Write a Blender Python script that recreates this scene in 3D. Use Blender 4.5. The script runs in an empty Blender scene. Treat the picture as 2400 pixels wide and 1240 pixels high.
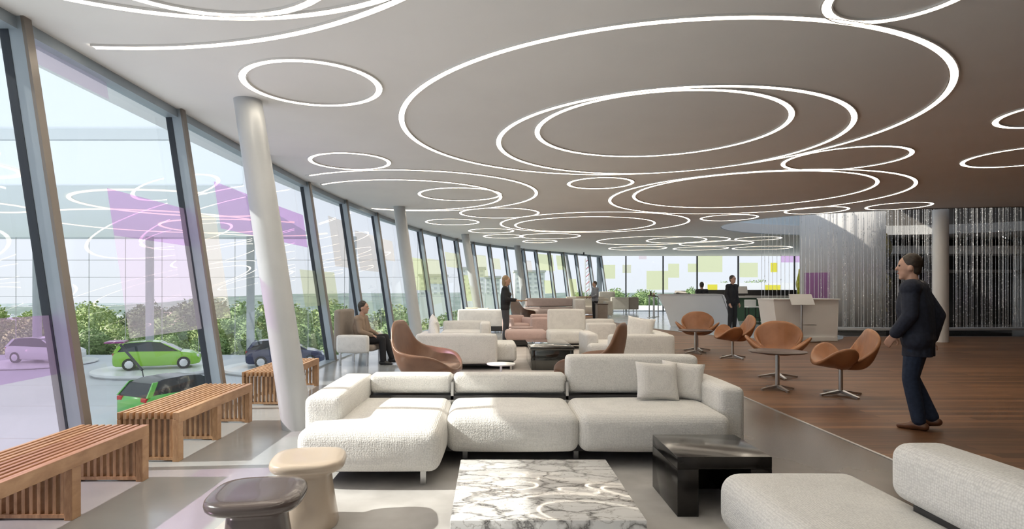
import bpy, bmesh, math, random
from mathutils import Vector, Matrix, noise
import numpy as np

random.seed(7)
PI = math.pi
sc = bpy.context.scene
COL = sc.collection
CEIL = 3.5

# ------------------------------------------------------------------ materials
def nt(m):
    m.use_nodes = True
    return m.node_tree

def pmat(name, col, rough=.5, metal=0., spec=.5, coat=0., emit=None, estr=0., sheen=0.):
    m = bpy.data.materials.new(name)
    b = nt(m).nodes['Principled BSDF']
    b.inputs['Base Color'].default_value = (*col, 1)
    b.inputs['Roughness'].default_value = rough
    b.inputs['Metallic'].default_value = metal
    b.inputs['Specular IOR Level'].default_value = spec
    b.inputs['Coat Weight'].default_value = coat
    b.inputs['Sheen Weight'].default_value = sheen
    if emit:
        b.inputs['Emission Color'].default_value = (*emit, 1)
        b.inputs['Emission Strength'].default_value = estr
    return m

def coords(t, kind='Object', scale=(1, 1, 1), rot=(0, 0, 0)):
    tc = t.nodes.new('ShaderNodeTexCoord'); mp = t.nodes.new('ShaderNodeMapping')
    mp.inputs['Scale'].default_value = scale; mp.inputs['Rotation'].default_value = rot
    t.links.new(tc.outputs[kind], mp.inputs['Vector'])
    return mp.outputs['Vector']

def tex_noise(t, vec, scale, detail=4, rough=.5, dist=0.):
    n = t.nodes.new('ShaderNodeTexNoise')
    n.inputs['Scale'].default_value = scale; n.inputs['Detail'].default_value = detail
    n.inputs['Roughness'].default_value = rough; n.inputs['Distortion'].default_value = dist
    t.links.new(vec, n.inputs['Vector'])
    return n

def ramp(t, fac, stops):
    r = t.nodes.new('ShaderNodeValToRGB')
    e = r.color_ramp.elements
    while len(e) < len(stops): e.new(.5)
    for el, (p, c) in zip(e, stops):
        el.position = p; el.color = (*c, 1)
    t.links.new(fac, r.inputs['Fac'])
    return r.outputs['Color']

def bump(t, height, strength, dist):
    b = t.nodes.new('ShaderNodeBump')
    b.inputs['Strength'].default_value = strength; b.inputs['Distance'].default_value = dist
    t.links.new(height, b.inputs['Height'])
    t.links.new(b.outputs['Normal'], t.nodes['Principled BSDF'].inputs['Normal'])

def noisy(name, c1, c2, scale, rough=.5, stretch=(1, 1, 1), detail=4, bmp=0., metal=0., spec=.5, kind='Object', lo=.35, hi=.65, bdist=.01, coat=0.):
    m = pmat(name, c1, rough, metal, spec, coat)
    t = m.node_tree
    n = tex_noise(t, coords(t, kind, stretch), scale, detail)
    t.links.new(ramp(t, n.outputs['Fac'], [(lo, c1), (hi, c2)]), t.nodes['Principled BSDF'].inputs['Base Color'])
    if bmp: bump(t, n.outputs['Fac'], bmp, bdist)
    return m

def fabric(name, col, cell=88, strength=.42):
    m = pmat(name, col, .9, spec=.2, sheen=.15)
    t = m.node_tree
    vec = coords(t)
    n0 = tex_noise(t, vec, 9, 2)
    add = t.nodes.new('ShaderNodeVectorMath'); add.operation = 'MULTIPLY_ADD'
    t.links.new(n0.outputs['Color'], add.inputs[0]); add.inputs[1].default_value = (.014, .014, .014)
    t.links.new(vec, add.inputs[2])
    v = t.nodes.new('ShaderNodeTexVoronoi'); v.inputs['Scale'].default_value = cell
    v.feature = 'F1'; v.inputs['Randomness'].default_value = .42
    t.links.new(add.outputs[0], v.inputs['Vector'])
    c2 = tuple(x * .8 for x in col)
    t.links.new(ramp(t, v.outputs['Distance'], [(.25, col), (.75, c2)]), t.nodes['Principled BSDF'].inputs['Base Color'])
    inv = t.nodes.new('ShaderNodeMath'); inv.operation = 'SUBTRACT'; inv.inputs[0].default_value = 1
    t.links.new(v.outputs['Distance'], inv.inputs[1])
    bump(t, inv.outputs[0], strength, .009)
    return m

def wood_slats(name, c1, c2):
    m = pmat(name, c1, .42)
    t = m.node_tree
    n = tex_noise(t, coords(t, 'Object', (14, 1.3, 3)), 4, 6, .6, .4)
    o = t.nodes.new('ShaderNodeTexCoord')
    n2 = tex_noise(t, coords(t, 'Object', (19, .6, .6)), 1.0, 1)
    mx = t.nodes.new('ShaderNodeMath'); mx.operation = 'ADD'
    t.links.new(n.outputs['Fac'], mx.inputs[0]); t.links.new(n2.outputs['Fac'], mx.inputs[1])
    dv = t.nodes.new('ShaderNodeMath'); dv.operation = 'MULTIPLY'; dv.inputs[1].default_value = .5
    t.links.new(mx.outputs[0], dv.inputs[0])
    t.links.new(ramp(t, dv.outputs[0], [(.36, c1), (.64, c2)]), t.nodes['Principled BSDF'].inputs['Base Color'])
    return m

def plank_floor(name):
    m = pmat(name, (.2, .1, .05), .42, spec=.22)
    t = m.node_tree
    vec = coords(t)
    b = t.nodes.new('ShaderNodeTexBrick')
    b.inputs['Scale'].default_value = 1.0
    b.inputs['Brick Width'].default_value = 2.6; b.inputs['Row Height'].default_value = .13
    b.inputs['Mortar Size'].default_value = .0025; b.offset = .37
    b.inputs['Color1'].default_value = (.25, .125, .060, 1); b.inputs['Color2'].default_value = (.115, .057, .028, 1)
    b.inputs['Mortar'].default_value = (.05, .025, .014, 1)
    t.links.new(vec, b.inputs['Vector'])
    n = tex_noise(t, coords(t, 'Object', (1.2, 22, 1)), 1.6, 6, .65, .3)
    mx = t.nodes.new('ShaderNodeMix'); mx.data_type = 'RGBA'; mx.blend_type = 'MULTIPLY'
    mx.inputs['Factor'].default_value = .8
    t.links.new(b.outputs['Color'], mx.inputs['A'])
    t.links.new(ramp(t, n.outputs['Fac'], [(.3, (.55, .5, .48)), (.7, (1.35, 1.3, 1.25))]), mx.inputs['B'])
    t.links.new(mx.outputs['Result'], t.nodes['Principled BSDF'].inputs['Base Color'])
    bump(t, b.outputs['Fac'], -.15, .004)
    return m

def marble(name):
    m = pmat(name, (.8, .8, .78), .07)
    t = m.node_tree
    vec = coords(t, 'Object', (1, 2.0, 1), (0, 0, .42))
    n0 = tex_noise(t, vec, 2.4, 6, .62)
    add = t.nodes.new('ShaderNodeVectorMath'); add.operation = 'MULTIPLY_ADD'
    t.links.new(n0.outputs['Color'], add.inputs[0]); add.inputs[1].default_value = (.5, .5, .5)
    t.links.new(vec, add.inputs[2])
    outs = []
    for s, w in ((3.0, .020), (6.2, .013)):
        v = t.nodes.new('ShaderNodeTexVoronoi'); v.feature = 'DISTANCE_TO_EDGE'; v.inputs['Scale'].default_value = s
        t.links.new(add.outputs[0], v.inputs['Vector'])
        outs.append(ramp(t, v.outputs['Distance'], [(0, (.13, .125, .125)) if s < 5 else (0, (.36, .34, .32)), (w, (.50, .49, .48)) if s < 5 else (w, (.80, .79, .78)), (w * 4, (1, 1, 1))]))
    n2 = tex_noise(t, vec, 2.0, 5)
    c3 = ramp(t, n2.outputs['Fac'], [(.35, (.55, .54, .53)), (.6, (.76, .76, .75))])
    cur = c3
    for o in outs:
        mx = t.nodes.new('ShaderNodeMix'); mx.data_type = 'RGBA'; mx.blend_type = 'MULTIPLY'; mx.inputs['Factor'].default_value = .92
        t.links.new(cur, mx.inputs['A']); t.links.new(o, mx.inputs['B']); cur = mx.outputs['Result']
    t.links.new(cur, t.nodes['Principled BSDF'].inputs['Base Color'])
    return m

def glass(name, tint=(.93, .96, .97), refl=.024):
    m = bpy.data.materials.new(name); t = nt(m); t.nodes.clear()
    out = t.nodes.new('ShaderNodeOutputMaterial'); mix = t.nodes.new('ShaderNodeMixShader')
    tr = t.nodes.new('ShaderNodeBsdfTransparent'); tr.inputs['Color'].default_value = (*tint, 1)
    gl = t.nodes.new('ShaderNodeBsdfGlossy'); gl.inputs['Roughness'].default_value = 0.0
    gl.inputs['Color'].default_value = (.95, .97, 1, 1)
    # Schlick reflectance of a pane, the same from both sides
    ge = t.nodes.new('ShaderNodeNewGeometry'); dt = t.nodes.new('ShaderNodeVectorMath'); dt.operation = 'DOT_PRODUCT'
    t.links.new(ge.outputs['Incoming'], dt.inputs[0]); t.links.new(ge.outputs['Normal'], dt.inputs[1])
    def mth(op, a, b=None):
        n = t.nodes.new('ShaderNodeMath'); n.operation = op
        for i, q in enumerate((a, b)):
            if q is None: continue
            if isinstance(q, (int, float)): n.inputs[i].default_value = q
            else: t.links.new(q, n.inputs[i])
        return n.outputs[0]
    c = mth('SUBTRACT', 1.0, mth('ABSOLUTE', dt.outputs['Value']))
    f = mth('ADD', mth('MULTIPLY', mth('POWER', c, 5.0), 1 - refl), refl)
    t.links.new(f, mix.inputs['Fac'])
    t.links.new(tr.outputs[0], mix.inputs[1]); t.links.new(gl.outputs[0], mix.inputs[2])
    t.links.new(mix.outputs[0], out.inputs['Surface'])
    return m

def film(name, tint, haze=.12, hc=None):
    """tinted self-adhesive film: mostly see-through, slightly milky"""
    m = bpy.data.materials.new(name); t = nt(m); t.nodes.clear()
    out = t.nodes.new('ShaderNodeOutputMaterial'); mix = t.nodes.new('ShaderNodeMixShader')
    tr = t.nodes.new('ShaderNodeBsdfTransparent' if haze < 1 else 'ShaderNodeBsdfDiffuse'); tr.inputs['Color'].default_value = (*(tint if haze < 1 else hc), 1)
    if haze >= 1: haze = .3
    tl = t.nodes.new('ShaderNodeBsdfTranslucent'); tl.inputs['Color'].default_value = (*(hc or tint), 1)
    mix.inputs['Fac'].default_value = haze
    t.links.new(tr.outputs[0], mix.inputs[1]); t.links.new(tl.outputs[0], mix.inputs[2])
    t.links.new(mix.outputs[0], out.inputs['Surface'])
    return m

def emitter(name, col, s):
    m = bpy.data.materials.new(name); t = nt(m); t.nodes.clear()
    out = t.nodes.new('ShaderNodeOutputMaterial'); e = t.nodes.new('ShaderNodeEmission')
    e.inputs['Color'].default_value = (*col, 1); e.inputs['Strength'].default_value = s
    t.links.new(e.outputs[0], out.inputs['Surface'])
    return m

M = {}
M['ceiling'] = noisy('ceiling_plaster', (.83, .825, .805), (.85, .845, .825), 1.5, .8, spec=.2)
M['concrete'] = noisy('polished_concrete', (.32, .33, .335), (.41, .42, .42), .9, .17, detail=8, spec=.5, coat=.15)
M['stone'] = noisy('brown_polished_stone', (.095, .074, .058), (.14, .112, .09), 1.1, .24, detail=8, spec=.35)  # floor strip concrete, its warm dark reflections put into the colour
M['plank'] = plank_floor('wood_plank_floor')
M['barfloor'] = noisy('polished_bar_floor', (.42, .47, .52), (.50, .55, .60), .7, .15, detail=3)
M['rug'] = noisy('rug_wool', (.40, .385, .37), (.55, .54, .525), 2.2, .95, detail=10, bmp=.5, spec=.1, bdist=.006)
M['rug2'] = noisy('pale_rug_wool', (.50, .46, .43), (.62, .58, .55), 2.0, .95, detail=10, bmp=.4, spec=.1, bdist=.006)
M['white_fab'] = fabric('white_woven_fabric', (.84, .83, .80))
M['white_fab_fine'] = fabric('white_fine_fabric', (.85, .83, .80), 140, .3)
M['pink_fab'] = fabric('dusty_pink_fabric', (.66, .49, .45), 140, .25)
M['lilac_fab'] = fabric('mauve_grey_fabric', (.46, .38, .36), 140, .25)
M['beige_fab'] = fabric('beige_fabric', (.58, .53, .46), 140, .25)
M['grey_fab'] = fabric('taupe_fabric', (.34, .29, .25), 140, .25)
M['leather'] = noisy('tan_leather', (.29, .125, .052), (.37, .165, .072), 5, .38, bmp=.05, spec=.5)
M['brown_leather'] = noisy('brown_leather', (.20, .105, .065), (.25, .135, .085), 5, .36, bmp=.05)
M['dark_leather'] = noisy('dark_brown_leather', (.06, .035, .028), (.08, .045, .035), 5, .4)
M['metal'] = pmat('brushed_steel', (.55, .55, .55), .3, 1.)
M['dark_metal'] = pmat('dark_frame_metal', (.06, .06, .062), .4, .6)
M['alu'] = noisy('grey_blue_aluminium', (.33, .385, .43), (.36, .415, .46), 3, .4, metal=.25)
M['gasket'] = pmat('black_gasket', (.012, .018, .028), .4)
M['bronze_edge'] = pmat('bronze_edge_profile', (.22, .19, .165), .4, .3)
M['column'] = noisy('grey_white_column_paint', (.46, .48, .49), (.50, .52, .53), 2, .32)
M['white_paint'] = noisy('white_wall_paint', (.78, .78, .77), (.80, .80, .79), 2, .55)
M['bench'] = wood_slats('oiled_teak', (.33, .175, .085), (.58, .36, .20))
M['beige_lacq'] = pmat('beige_lacquer', (.50, .41, .32), .28, coat=.2)
M['dark_lacq'] = pmat('dark_brown_lacquer', (.075, .055, .050), .25, coat=.2)
M['marble'] = marble('veined_white_marble')
M['black_lacq'] = noisy('black_steel', (.018, .016, .015), (.03, .027, .025), 6, .16, metal=.4)
M['mirror_dark'] = noisy('smoked_mirror', (.10, .105, .10), (.14, .14, .135), 2, .06, metal=.9)
M['solid_white'] = noisy('white_solid_surface', (.84, .84, .83), (.86, .86, .85), 2, .3)
M['brown_top'] = noisy('dark_walnut_top', (.065, .038, .03), (.09, .052, .04), 4, .42, (1, 8, 1))
M['ring'] = emitter('warm_led_diffuser', (1., .885, .72), 8.6)
M['ring_trim'] = pmat('ring_trim_white', (.8, .78, .75), .5)
M['ring_out'] = emitter('warm_led_diffuser_outside', (1., .86, .70), .95)  # glow standing for ceiling rings mirrored in the window glass
M['glass'] = glass('facade_glass')
M['purple'] = film('purple_film', (.78, .53, .79), .10, (.8, .6, .85))
M['palepurple'] = film('pale_purple_film', (.90, .78, .86), .12, (.9, .8, .9))
M['tan'] = film('tan_film', (.88, .81, .74), .15)
M['yellowgreen'] = film('yellow_green_film', (.86, .88, .56), .15)
M['olive'] = film('olive_film', (.84, .83, .62), .15)
M['pinkf'] = film('pale_pink_film', (.92, .80, .80), .15)
M['yellow'] = film('bright_yellow_film', (.90, .80, .10), .15)
M['frost'] = film('frosted_glass', (.3, .3, .3), 1.0, (.90, .87, .83))
M['canopy_glass'] = film('canopy_glass', (.74, .77, .79), .66, (.70, .73, .75))
M['canopy'] = noisy('canopy_white_soffit', (.74, .78, .79), (.77, .81, .82), .2, .6)
M['membrane'] = film('canopy_membrane', (.3, .3, .3), 1.0, (.72, .78, .79))
M['terrace'] = noisy('terrace_paving', (.58, .60, .62), (.64, .66, .68), .3, .5)
M['plaza'] = noisy('pale_plaza_paving', (.70, .69, .67), (.76, .75, .73), .3, .7)
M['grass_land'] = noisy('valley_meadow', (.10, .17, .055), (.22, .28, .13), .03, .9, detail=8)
M['far_land'] = noisy('distant_country', (.20, .27, .27), (.40, .43, .42), .03, 1., detail=12, lo=.42, hi=.6)  # blue-grey haze of distance put into the land colour
M['hill'] = noisy('distant_hill', (.13, .18, .15), (.22, .26, .23), .03, 1., detail=8)  # greyed green, with the distance haze in the colour
M['bead'] = pmat('clear_crystal_beads', (.90, .89, .87), .10, .25)
M['dark_wall'] = noisy('dark_atrium_wall', (.016, .015, .014), (.05, .043, .035), 1.2, .35, (1, 1, .5), detail=8)
M['pool'] = noisy('black_stone_pool', (.015, .015, .016), (.04, .04, .042), 8, .12)
M['tyre'] = pmat('tyre_rubber', (.02, .02, .02), .8)
M['rim'] = pmat('alloy_rim', (.7, .7, .72), .3, .8)
M['car_glass'] = pmat('car_glass_dark', (.03, .035, .04), .06)
M['car_white'] = pmat('white_car_paint', (.75, .75, .76), .2, coat=.5)
M['car_green'] = pmat('lime_car_paint', (.26, .55, .03), .2, coat=.5)
M['car_green2'] = pmat('green_car_paint', (.10, .42, .06), .2, coat=.5)
M['car_navy'] = pmat('navy_car_paint', (.03, .035, .09), .2, coat=.5)
M['car_black'] = pmat('black_roof', (.02, .025, .03), .2)
M['car_purple'] = pmat('purple_tailgate', (.30, .04, .22), .3)
M['tail'] = pmat('red_tail_light', (.5, .02, .02), .2)
M['plate_lamp'] = pmat('clear_lamp', (.8, .8, .82), .1)
M['leaf1'] = noisy('foliage_green', (.15, .23, .09), (.36, .47, .20), 6.5, .8, detail=12, bmp=1., bdist=.12, lo=.3, hi=.7)  # all foliage greens paled: veil of window reflections put into the colour
M['leaf2'] = noisy('foliage_yellow_green', (.22, .30, .10), (.48, .56, .24), 6.5, .8, detail=12, bmp=1., bdist=.12, lo=.3, hi=.7)
M['leaf3'] = noisy('foliage_dark', (.10, .14, .07), (.22, .27, .12), 6.5, .8, detail=12, bmp=1., bdist=.12, lo=.3, hi=.7)
M['bark'] = noisy('bark', (.08, .06, .045), (.14, .11, .08), 5, .9)
M['build'] = noisy('pale_render', (.84, .83, .81), (.88, .87, .85), .2, .8)
M['buildwin'] = pmat('building_window', (.55, .56, .57), .3)
M['skin'] = pmat('skin', (.55, .33, .24), .5)
M['suit'] = noisy('navy_suit_cloth', (.010, .014, .028), (.016, .022, .042), 30, .8)
M['trouser'] = noisy('navy_trousers', (.008, .018, .045), (.014, .028, .06), 30, .8)
M['black_cloth'] = pmat('black_cloth', (.015, .015, .018), .8)
M['grey_cloth'] = pmat('charcoal_cloth', (.06, .06, .07), .8)
M['lgrey_cloth'] = pmat('grey_shirt_cloth', (.24, .25, .28), .8)
M['tan_cloth'] = pmat('tan_jacket_cloth', (.30, .22, .16), .8)
M['hair_dark'] = noisy('dark_brown_hair', (.02, .013, .008), (.045, .03, .02), 40, .5)
M['hair_blond'] = noisy('blond_hair', (.24, .155, .085), (.34, .23, .13), 40, .5)
M['shoe'] = pmat('brown_leather_shoe', (.14, .06, .03), .3)
M['shoe_dark'] = pmat('black_shoe', (.02, .02, .02), .35)
M['eye'] = pmat('eye_white_iris', (.06, .04, .03), .2)
M['lip'] = pmat('lips', (.45, .18, .15), .5)
M['shirt'] = pmat('white_shirt', (.75, .75, .76), .7)
M['tray'] = pmat('tan_tray', (.55, .38, .24), .5)
M['moss'] = noisy('olive_moss', (.06, .05, .008), (.26, .2, .03), 9, .9, detail=8, bmp=1., bdist=.05)
M['lime_moss'] = noisy('lime_moss', (.30, .34, .02), (.5, .5, .05), 9, .9, detail=8, bmp=1., bdist=.05)
M['screen_grey'] = pmat('light_grey_panel', (.55, .54, .53), .35)
M['screen_black'] = pmat('black_glass_screen', (.015, .015, .018), .08)
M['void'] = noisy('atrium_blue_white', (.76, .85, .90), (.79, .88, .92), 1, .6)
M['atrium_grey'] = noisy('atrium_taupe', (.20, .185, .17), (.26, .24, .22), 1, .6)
M['greenglass'] = pmat('green_glass_front', (.10, .17, .12), .1)

# ------------------------------------------------------------------ mesh helpers
class MB:
    def __init__(s): s.v = []; s.f = []
    def add(s, vf):
        v, f = vf; o = len(s.v)
        s.v += [tuple(p) for p in v]; s.f += [tuple(i + o for i in q) for q in f]
        return s

def box(x0, x1, y0, y1, z0, z1):
    v = [(x, y, z) for x in (x0, x1) for y in (y0, y1) for z in (z0, z1)]
    f = [(0, 1, 3, 2), (4, 6, 7, 5), (0, 4, 5, 1), (2, 3, 7, 6), (0, 2, 6, 4), (1, 5, 7, 3)]
    return v, f

def hexa(p):
    """eight corners: bottom 0..3 then top 4..7, counter-clockwise from above"""
    return list(p), [(3, 2, 1, 0), (4, 5, 6, 7), (0, 1, 5, 4), (1, 2, 6, 5), (2, 3, 7, 6), (3, 0, 4, 7)]

def rbox(x0, x1, y0, y1, z0, z1, r=.05, puff=0., nb=4, ni=5, tilt=None):
    c = ((x0 + x1) / 2, (y0 + y1) / 2, (z0 + z1) / 2); h = ((x1 - x0) / 2, (y1 - y0) / 2, (z1 - z0) / 2)
    r = min(r, *[q * .999 for q in h])
    g = []
    for k in range(3):
        a = h[k]
        ed = [-a + r * (1 - math.cos(PI / 2 * i / nb)) for i in range(nb)]
        inn = [-(a - r) + 2 * (a - r) * i / ni for i in range(ni + 1)]
        g.append(ed + inn + [-e for e in reversed(ed)])
    idx = {}; V = []; F = []
    def vid(i, j, k):
        q = (i, j, k)
        if q not in idx:
            p = Vector((g[0][i], g[1][j], g[2][k]))
            inner = Vector([max(-(h[a] - r), min(h[a] - r, p[a])) for a in range(3)])
            d = p - inner
            # push the outermost shell to a rounded surface
            dd = d.normalized() * r if d.length > 1e-9 else d
            w = inner + dd
            if puff:
                u = [w[a] / h[a] for a in range(3)]
                for a in range(3):
                    b1, b2 = (a + 1) % 3, (a + 2) % 3
                    w[a] += puff * u[a] * max(0, 1 - u[b1] ** 2) * max(0, 1 - u[b2] ** 2)
            idx[q] = len(V); V.append((w[0] + c[0], w[1] + c[1], w[2] + c[2]))
        return idx[q]
    n = [len(q) - 1 for q in g]
    for (a, b, cax) in ((0, 1, 2), (1, 2, 0), (2, 0, 1)):
        for s in (0, n[cax]):
            for i in range(n[a]):
                for j in range(n[b]):
                    q = []
                    for (ii, jj) in ((i, j), (i + 1, j), (i + 1, j + 1), (i, j + 1)):
                        t = [0, 0, 0]; t[a] = ii; t[b] = jj; t[cax] = s
                        q.append(vid(*t))
                    F.append(tuple(q) if s else tuple(reversed(q)))
    return V, F

def frame_of(d):
    d = d.normalized()
    a = Vector((0, 0, 1)) if abs(d.z) < .9 else Vector((1, 0, 0))
    u = d.cross(a).normalized(); return u, d.cross(u).normalized()

def tube(p, q, r1, r2=None, n=16, cap=True):
    r2 = r1 if r2 is None else r2
    p, q = Vector(p), Vector(q); u, w = frame_of(q - p)
    V = []; F = []
    for (c, r) in ((p, r1), (q, r2)):
        for i in range(n):
            a = 2 * PI * i / n; V.append(tuple(c + u * (r * math.cos(a)) + w * (r * math.sin(a))))
    for i in range(n):
        j = (i + 1) % n; F.append((i, j, n + j, n + i))
    if cap: F += [tuple(reversed(range(n))), tuple(range(n, 2 * n))]
    return V, F

def capsule(p, q, r1, r2=None, n=12, m=4):
    r2 = r1 if r2 is None else r2
    p, q = Vector(p), Vector(q); d = q - p
    if d.length < 1e-6: d = Vector((0, 0, 1e-3)); q = p + d
    u, w = frame_of(d); e = d.normalized()
    rings = []
    for i in range(1, m + 1):
        a = PI / 2 * i / m; rings.append((p - e * r1 * math.cos(a), r1 * math.sin(a)))
    for i in range(m, 0, -1):
        a = PI / 2 * i / m; rings.append((q + e * r2 * math.cos(a), r2 * math.sin(a)))
    V = []; F = []
    for (c, r) in rings:
        for i in range(n):
            a = 2 * PI * i / n; V.append(tuple(c + u * (r * math.cos(a)) + w * (r * math.sin(a))))
    for k in range(len(rings) - 1):
        for i in range(n):
            j = (i + 1) % n; F.append((k * n + i, k * n + j, (k + 1) * n + j, (k + 1) * n + i))
    b = len(V); V += [tuple(p - e * r1), tuple(q + e * r2)]
    L = (len(rings) - 1) * n
    for i in range(n):
        j = (i + 1) % n; F.append((b, j, i)); F.append((b + 1, L + i, L + j))
    return V, F

def ellipsoid(c, r, n=20, m=12):
    V = []; F = []
    for k in range(1, m):
        t = PI * k / m
        for i in range(n):
            a = 2 * PI * i / n
            V.append((c[0] + r[0] * math.sin(t) * math.cos(a), c[1] + r[1] * math.sin(t) * math.sin(a), c[2] - r[2] * math.cos(t)))
    for k in range(m - 2):
        for i in range(n):
            j = (i + 1) % n; F.append((k * n + i, k * n + j, (k + 1) * n + j, (k + 1) * n + i))
    b = len(V); V += [(c[0], c[1], c[2] - r[2]), (c[0], c[1], c[2] + r[2])]
    L = (m - 2) * n
    for i in range(n):
        j = (i + 1) % n; F.append((b, j, i)); F.append((b + 1, L + i, L + j))
    return V, F

def loft(rings, closed=True, cap=True):
    """rings: equal-length lists of points"""
    n = len(rings[0]); V = [tuple(p) for r in rings for p in r]; F = []
    for k in range(len(rings) - 1):
        for i in range(n if closed else n - 1):
            j = (i + 1) % n; F.append((k * n + i, k * n + j, (k + 1) * n + j, (k + 1) * n + i))
    if cap:
        F.append(tuple(reversed(range(n)))); L = (len(rings) - 1) * n; F.append(tuple(range(L, L + n)))
    return V, F

def superring(cx, cy, z, a, b, e=2.6, n=40, rot=0.):
    P = []
    for i in range(n):
        t = 2 * PI * i / n; c, s = math.cos(t), math.sin(t)
        x = a * math.copysign(abs(c) ** (2 / e), c); y = b * math.copysign(abs(s) ** (2 / e), s)
        P.append((cx + x * math.cos(rot) - y * math.sin(rot), cy + x * math.sin(rot) + y * math.cos(rot), z))
    return P

def lathe(prof, c=(0, 0), n=32):
    return loft([[(c[0] + r * math.cos(2 * PI * i / n), c[1] + r * math.sin(2 * PI * i / n), z) for i in range(n)] for r, z in prof])

def prism(poly, z0, z1):
    n = len(poly)
    V = [(x, y, z0) for x, y in poly] + [(x, y, z1) for x, y in poly]
    F = [tuple(reversed(range(n))), tuple(range(n, 2 * n))] + [(i, (i + 1) % n, n + (i + 1) % n, n + i) for i in range(n)]
    return V, F

def mesh(name, vf, mats, smooth=True, mi=None, angle=40):
    v, f = (vf.v, vf.f) if isinstance(vf, MB) else vf
    me = bpy.data.meshes.new(name); me.from_pydata([tuple(p) for p in v], [], [tuple(q) for q in f])
    for m in (mats if isinstance(mats, (list, tuple)) else [mats]): me.materials.append(M[m] if isinstance(m, str) else m)
    bm = bmesh.new(); bm.from_mesh(me); bmesh.ops.recalc_face_normals(bm, faces=bm.faces)
    if smooth:
        for fc in bm.faces: fc.smooth = True
        for e in bm.edges:
            if len(e.link_faces) == 2 and e.calc_face_angle(0) > math.radians(angle): e.smooth = False
    bm.to_mesh(me); bm.free()
    if mi:
        for i, p in enumerate(me.polygons): p.material_index = mi[i]
    return me

def obj(name, vf, mats, parent=None, smooth=True, mi=None, angle=40):
    me = vf if isinstance(vf, bpy.types.Mesh) else mesh(name, vf, mats, smooth, mi, angle)
    o = bpy.data.objects.new(name, me); COL.objects.link(o)
    if parent: o.parent = parent
    return o

def struct(name, vf, mats, parent=None, **k):
    o = obj(name, vf, mats, parent, **k)
    if not parent: o['kind'] = 'structure'
    return o

def tag(o, label, cat, group=None, kind=None):
    o['label'] = label; o['category'] = cat
    if group: o['group'] = group
    if kind: o['kind'] = kind
    return o

def thing(name, label, cat, loc=(0, 0, 0), rz=0., group=None):
    o = bpy.data.objects.new(name, None); COL.objects.link(o)
    o.location = loc; o.rotation_euler = (0, 0, rz); o.empty_display_size = .1
    return tag(o, label, cat, group)

def dup(root, loc, rz, label, group=None, scale=None):
    r = root.copy(); COL.objects.link(r); r.location = loc; r.rotation_euler = (0, 0, rz); r['label'] = label
    if group: r['group'] = group
    if scale: r.scale = scale
    for ch in list(root.children):
        c = ch.copy(); COL.objects.link(c); c.parent = r
        for g in list(ch.children):
            d = g.copy(); COL.objects.link(d); d.parent = c
    return r

def bake(o):
    """apply an object's modifiers"""
    dg = bpy.context.evaluated_depsgraph_get(); dg.update()
    me = bpy.data.meshes.new_from_object(o.evaluated_get(dg)); o.modifiers.clear(); o.data = me
    return o

def solidify(o, t, offset=0., sub=0):
    m = o.modifiers.new('thickness', 'SOLIDIFY'); m.thickness = t; m.offset = offset
    if sub:
        s = o.modifiers.new('smooth', 'SUBSURF'); s.levels = sub; s.render_levels = sub
    bake(o)
    for p in o.data.polygons: p.use_smooth = True
    return o

def remesh(o, vox, it=3):
    m = o.modifiers.new('r', 'REMESH'); m.mode = 'VOXEL'; m.voxel_size = vox
    s = o.modifiers.new('s', 'SMOOTH'); s.iterations = it; s.factor = .5
    bake(o)
    for p in o.data.polygons: p.use_smooth = True
    return o

# ------------------------------------------------------------------ facade curve
CP = [(-3.72, -4), (-3.72, 11), (-3.6, 13.3), (-3.3, 16), (-2.85, 19.2), (-2.13, 22.6), (-.8, 26.7), (2.2, 31.8), (4.3, 34.3), (6.9, 37.7)]
def catmull(P, n=40):
    P = [np.array(p, float) for p in P]; Q = [2 * P[0] - P[1]] + P + [2 * P[-1] - P[-2]]; out = []
    for i in range(1, len(Q) - 2):
        p0, p1, p2, p3 = Q[i - 1:i + 3]
        t0 = 0.; t1 = t0 + np.linalg.norm(p1 - p0) ** .5; t2 = t1 + np.linalg.norm(p2 - p1) ** .5; t3 = t2 + np.linalg.norm(p3 - p2) ** .5
        for t in np.arange(n) / n:
            tt = t1 + (t2 - t1) * t
            A1 = (t1 - tt) / (t1 - t0) * p0 + (tt - t0) / (t1 - t0) * p1; A2 = (t2 - tt) / (t2 - t1) * p1 + (tt - t1) / (t2 - t1) * p2
            A3 = (t3 - tt) / (t3 - t2) * p2 + (tt - t2) / (t3 - t2) * p3
            B1 = (t2 - tt) / (t2 - t0) * A1 + (tt - t0) / (t2 - t0) * A2; B2 = (t3 - tt) / (t3 - t1) * A2 + (tt - t1) / (t3 - t1) * A3
            out.append((t2 - tt) / (t2 - t1) * B1 + (tt - t1) / (t2 - t1) * B2)
    out.append(P[-1]); return np.array(out)
FC = catmull(CP)
FS = np.concatenate([[0], np.cumsum(np.linalg.norm(np.diff(FC, axis=0), axis=1))])
FT = np.gradient(FC, axis=0); FT /= np.linalg.norm(FT, axis=1)[:, None]
FN = np.stack([FT[:, 1], -FT[:, 0]], 1)
SLEN = FS[-1]
def fpt(s, z, inn=0.):
    """point on the leaning facade at arc length s and height z, moved inn metres indoors"""
    cx, cy = np.interp(s, FS, FC[:, 0]), np.interp(s, FS, FC[:, 1]); nx, ny = np.interp(s, FS, FN[:, 0]), np.interp(s, FS, FN[:, 1])
    k = .15 * (CEIL - z) + inn
    return (cx + nx * k, cy + ny * k, z)

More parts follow.
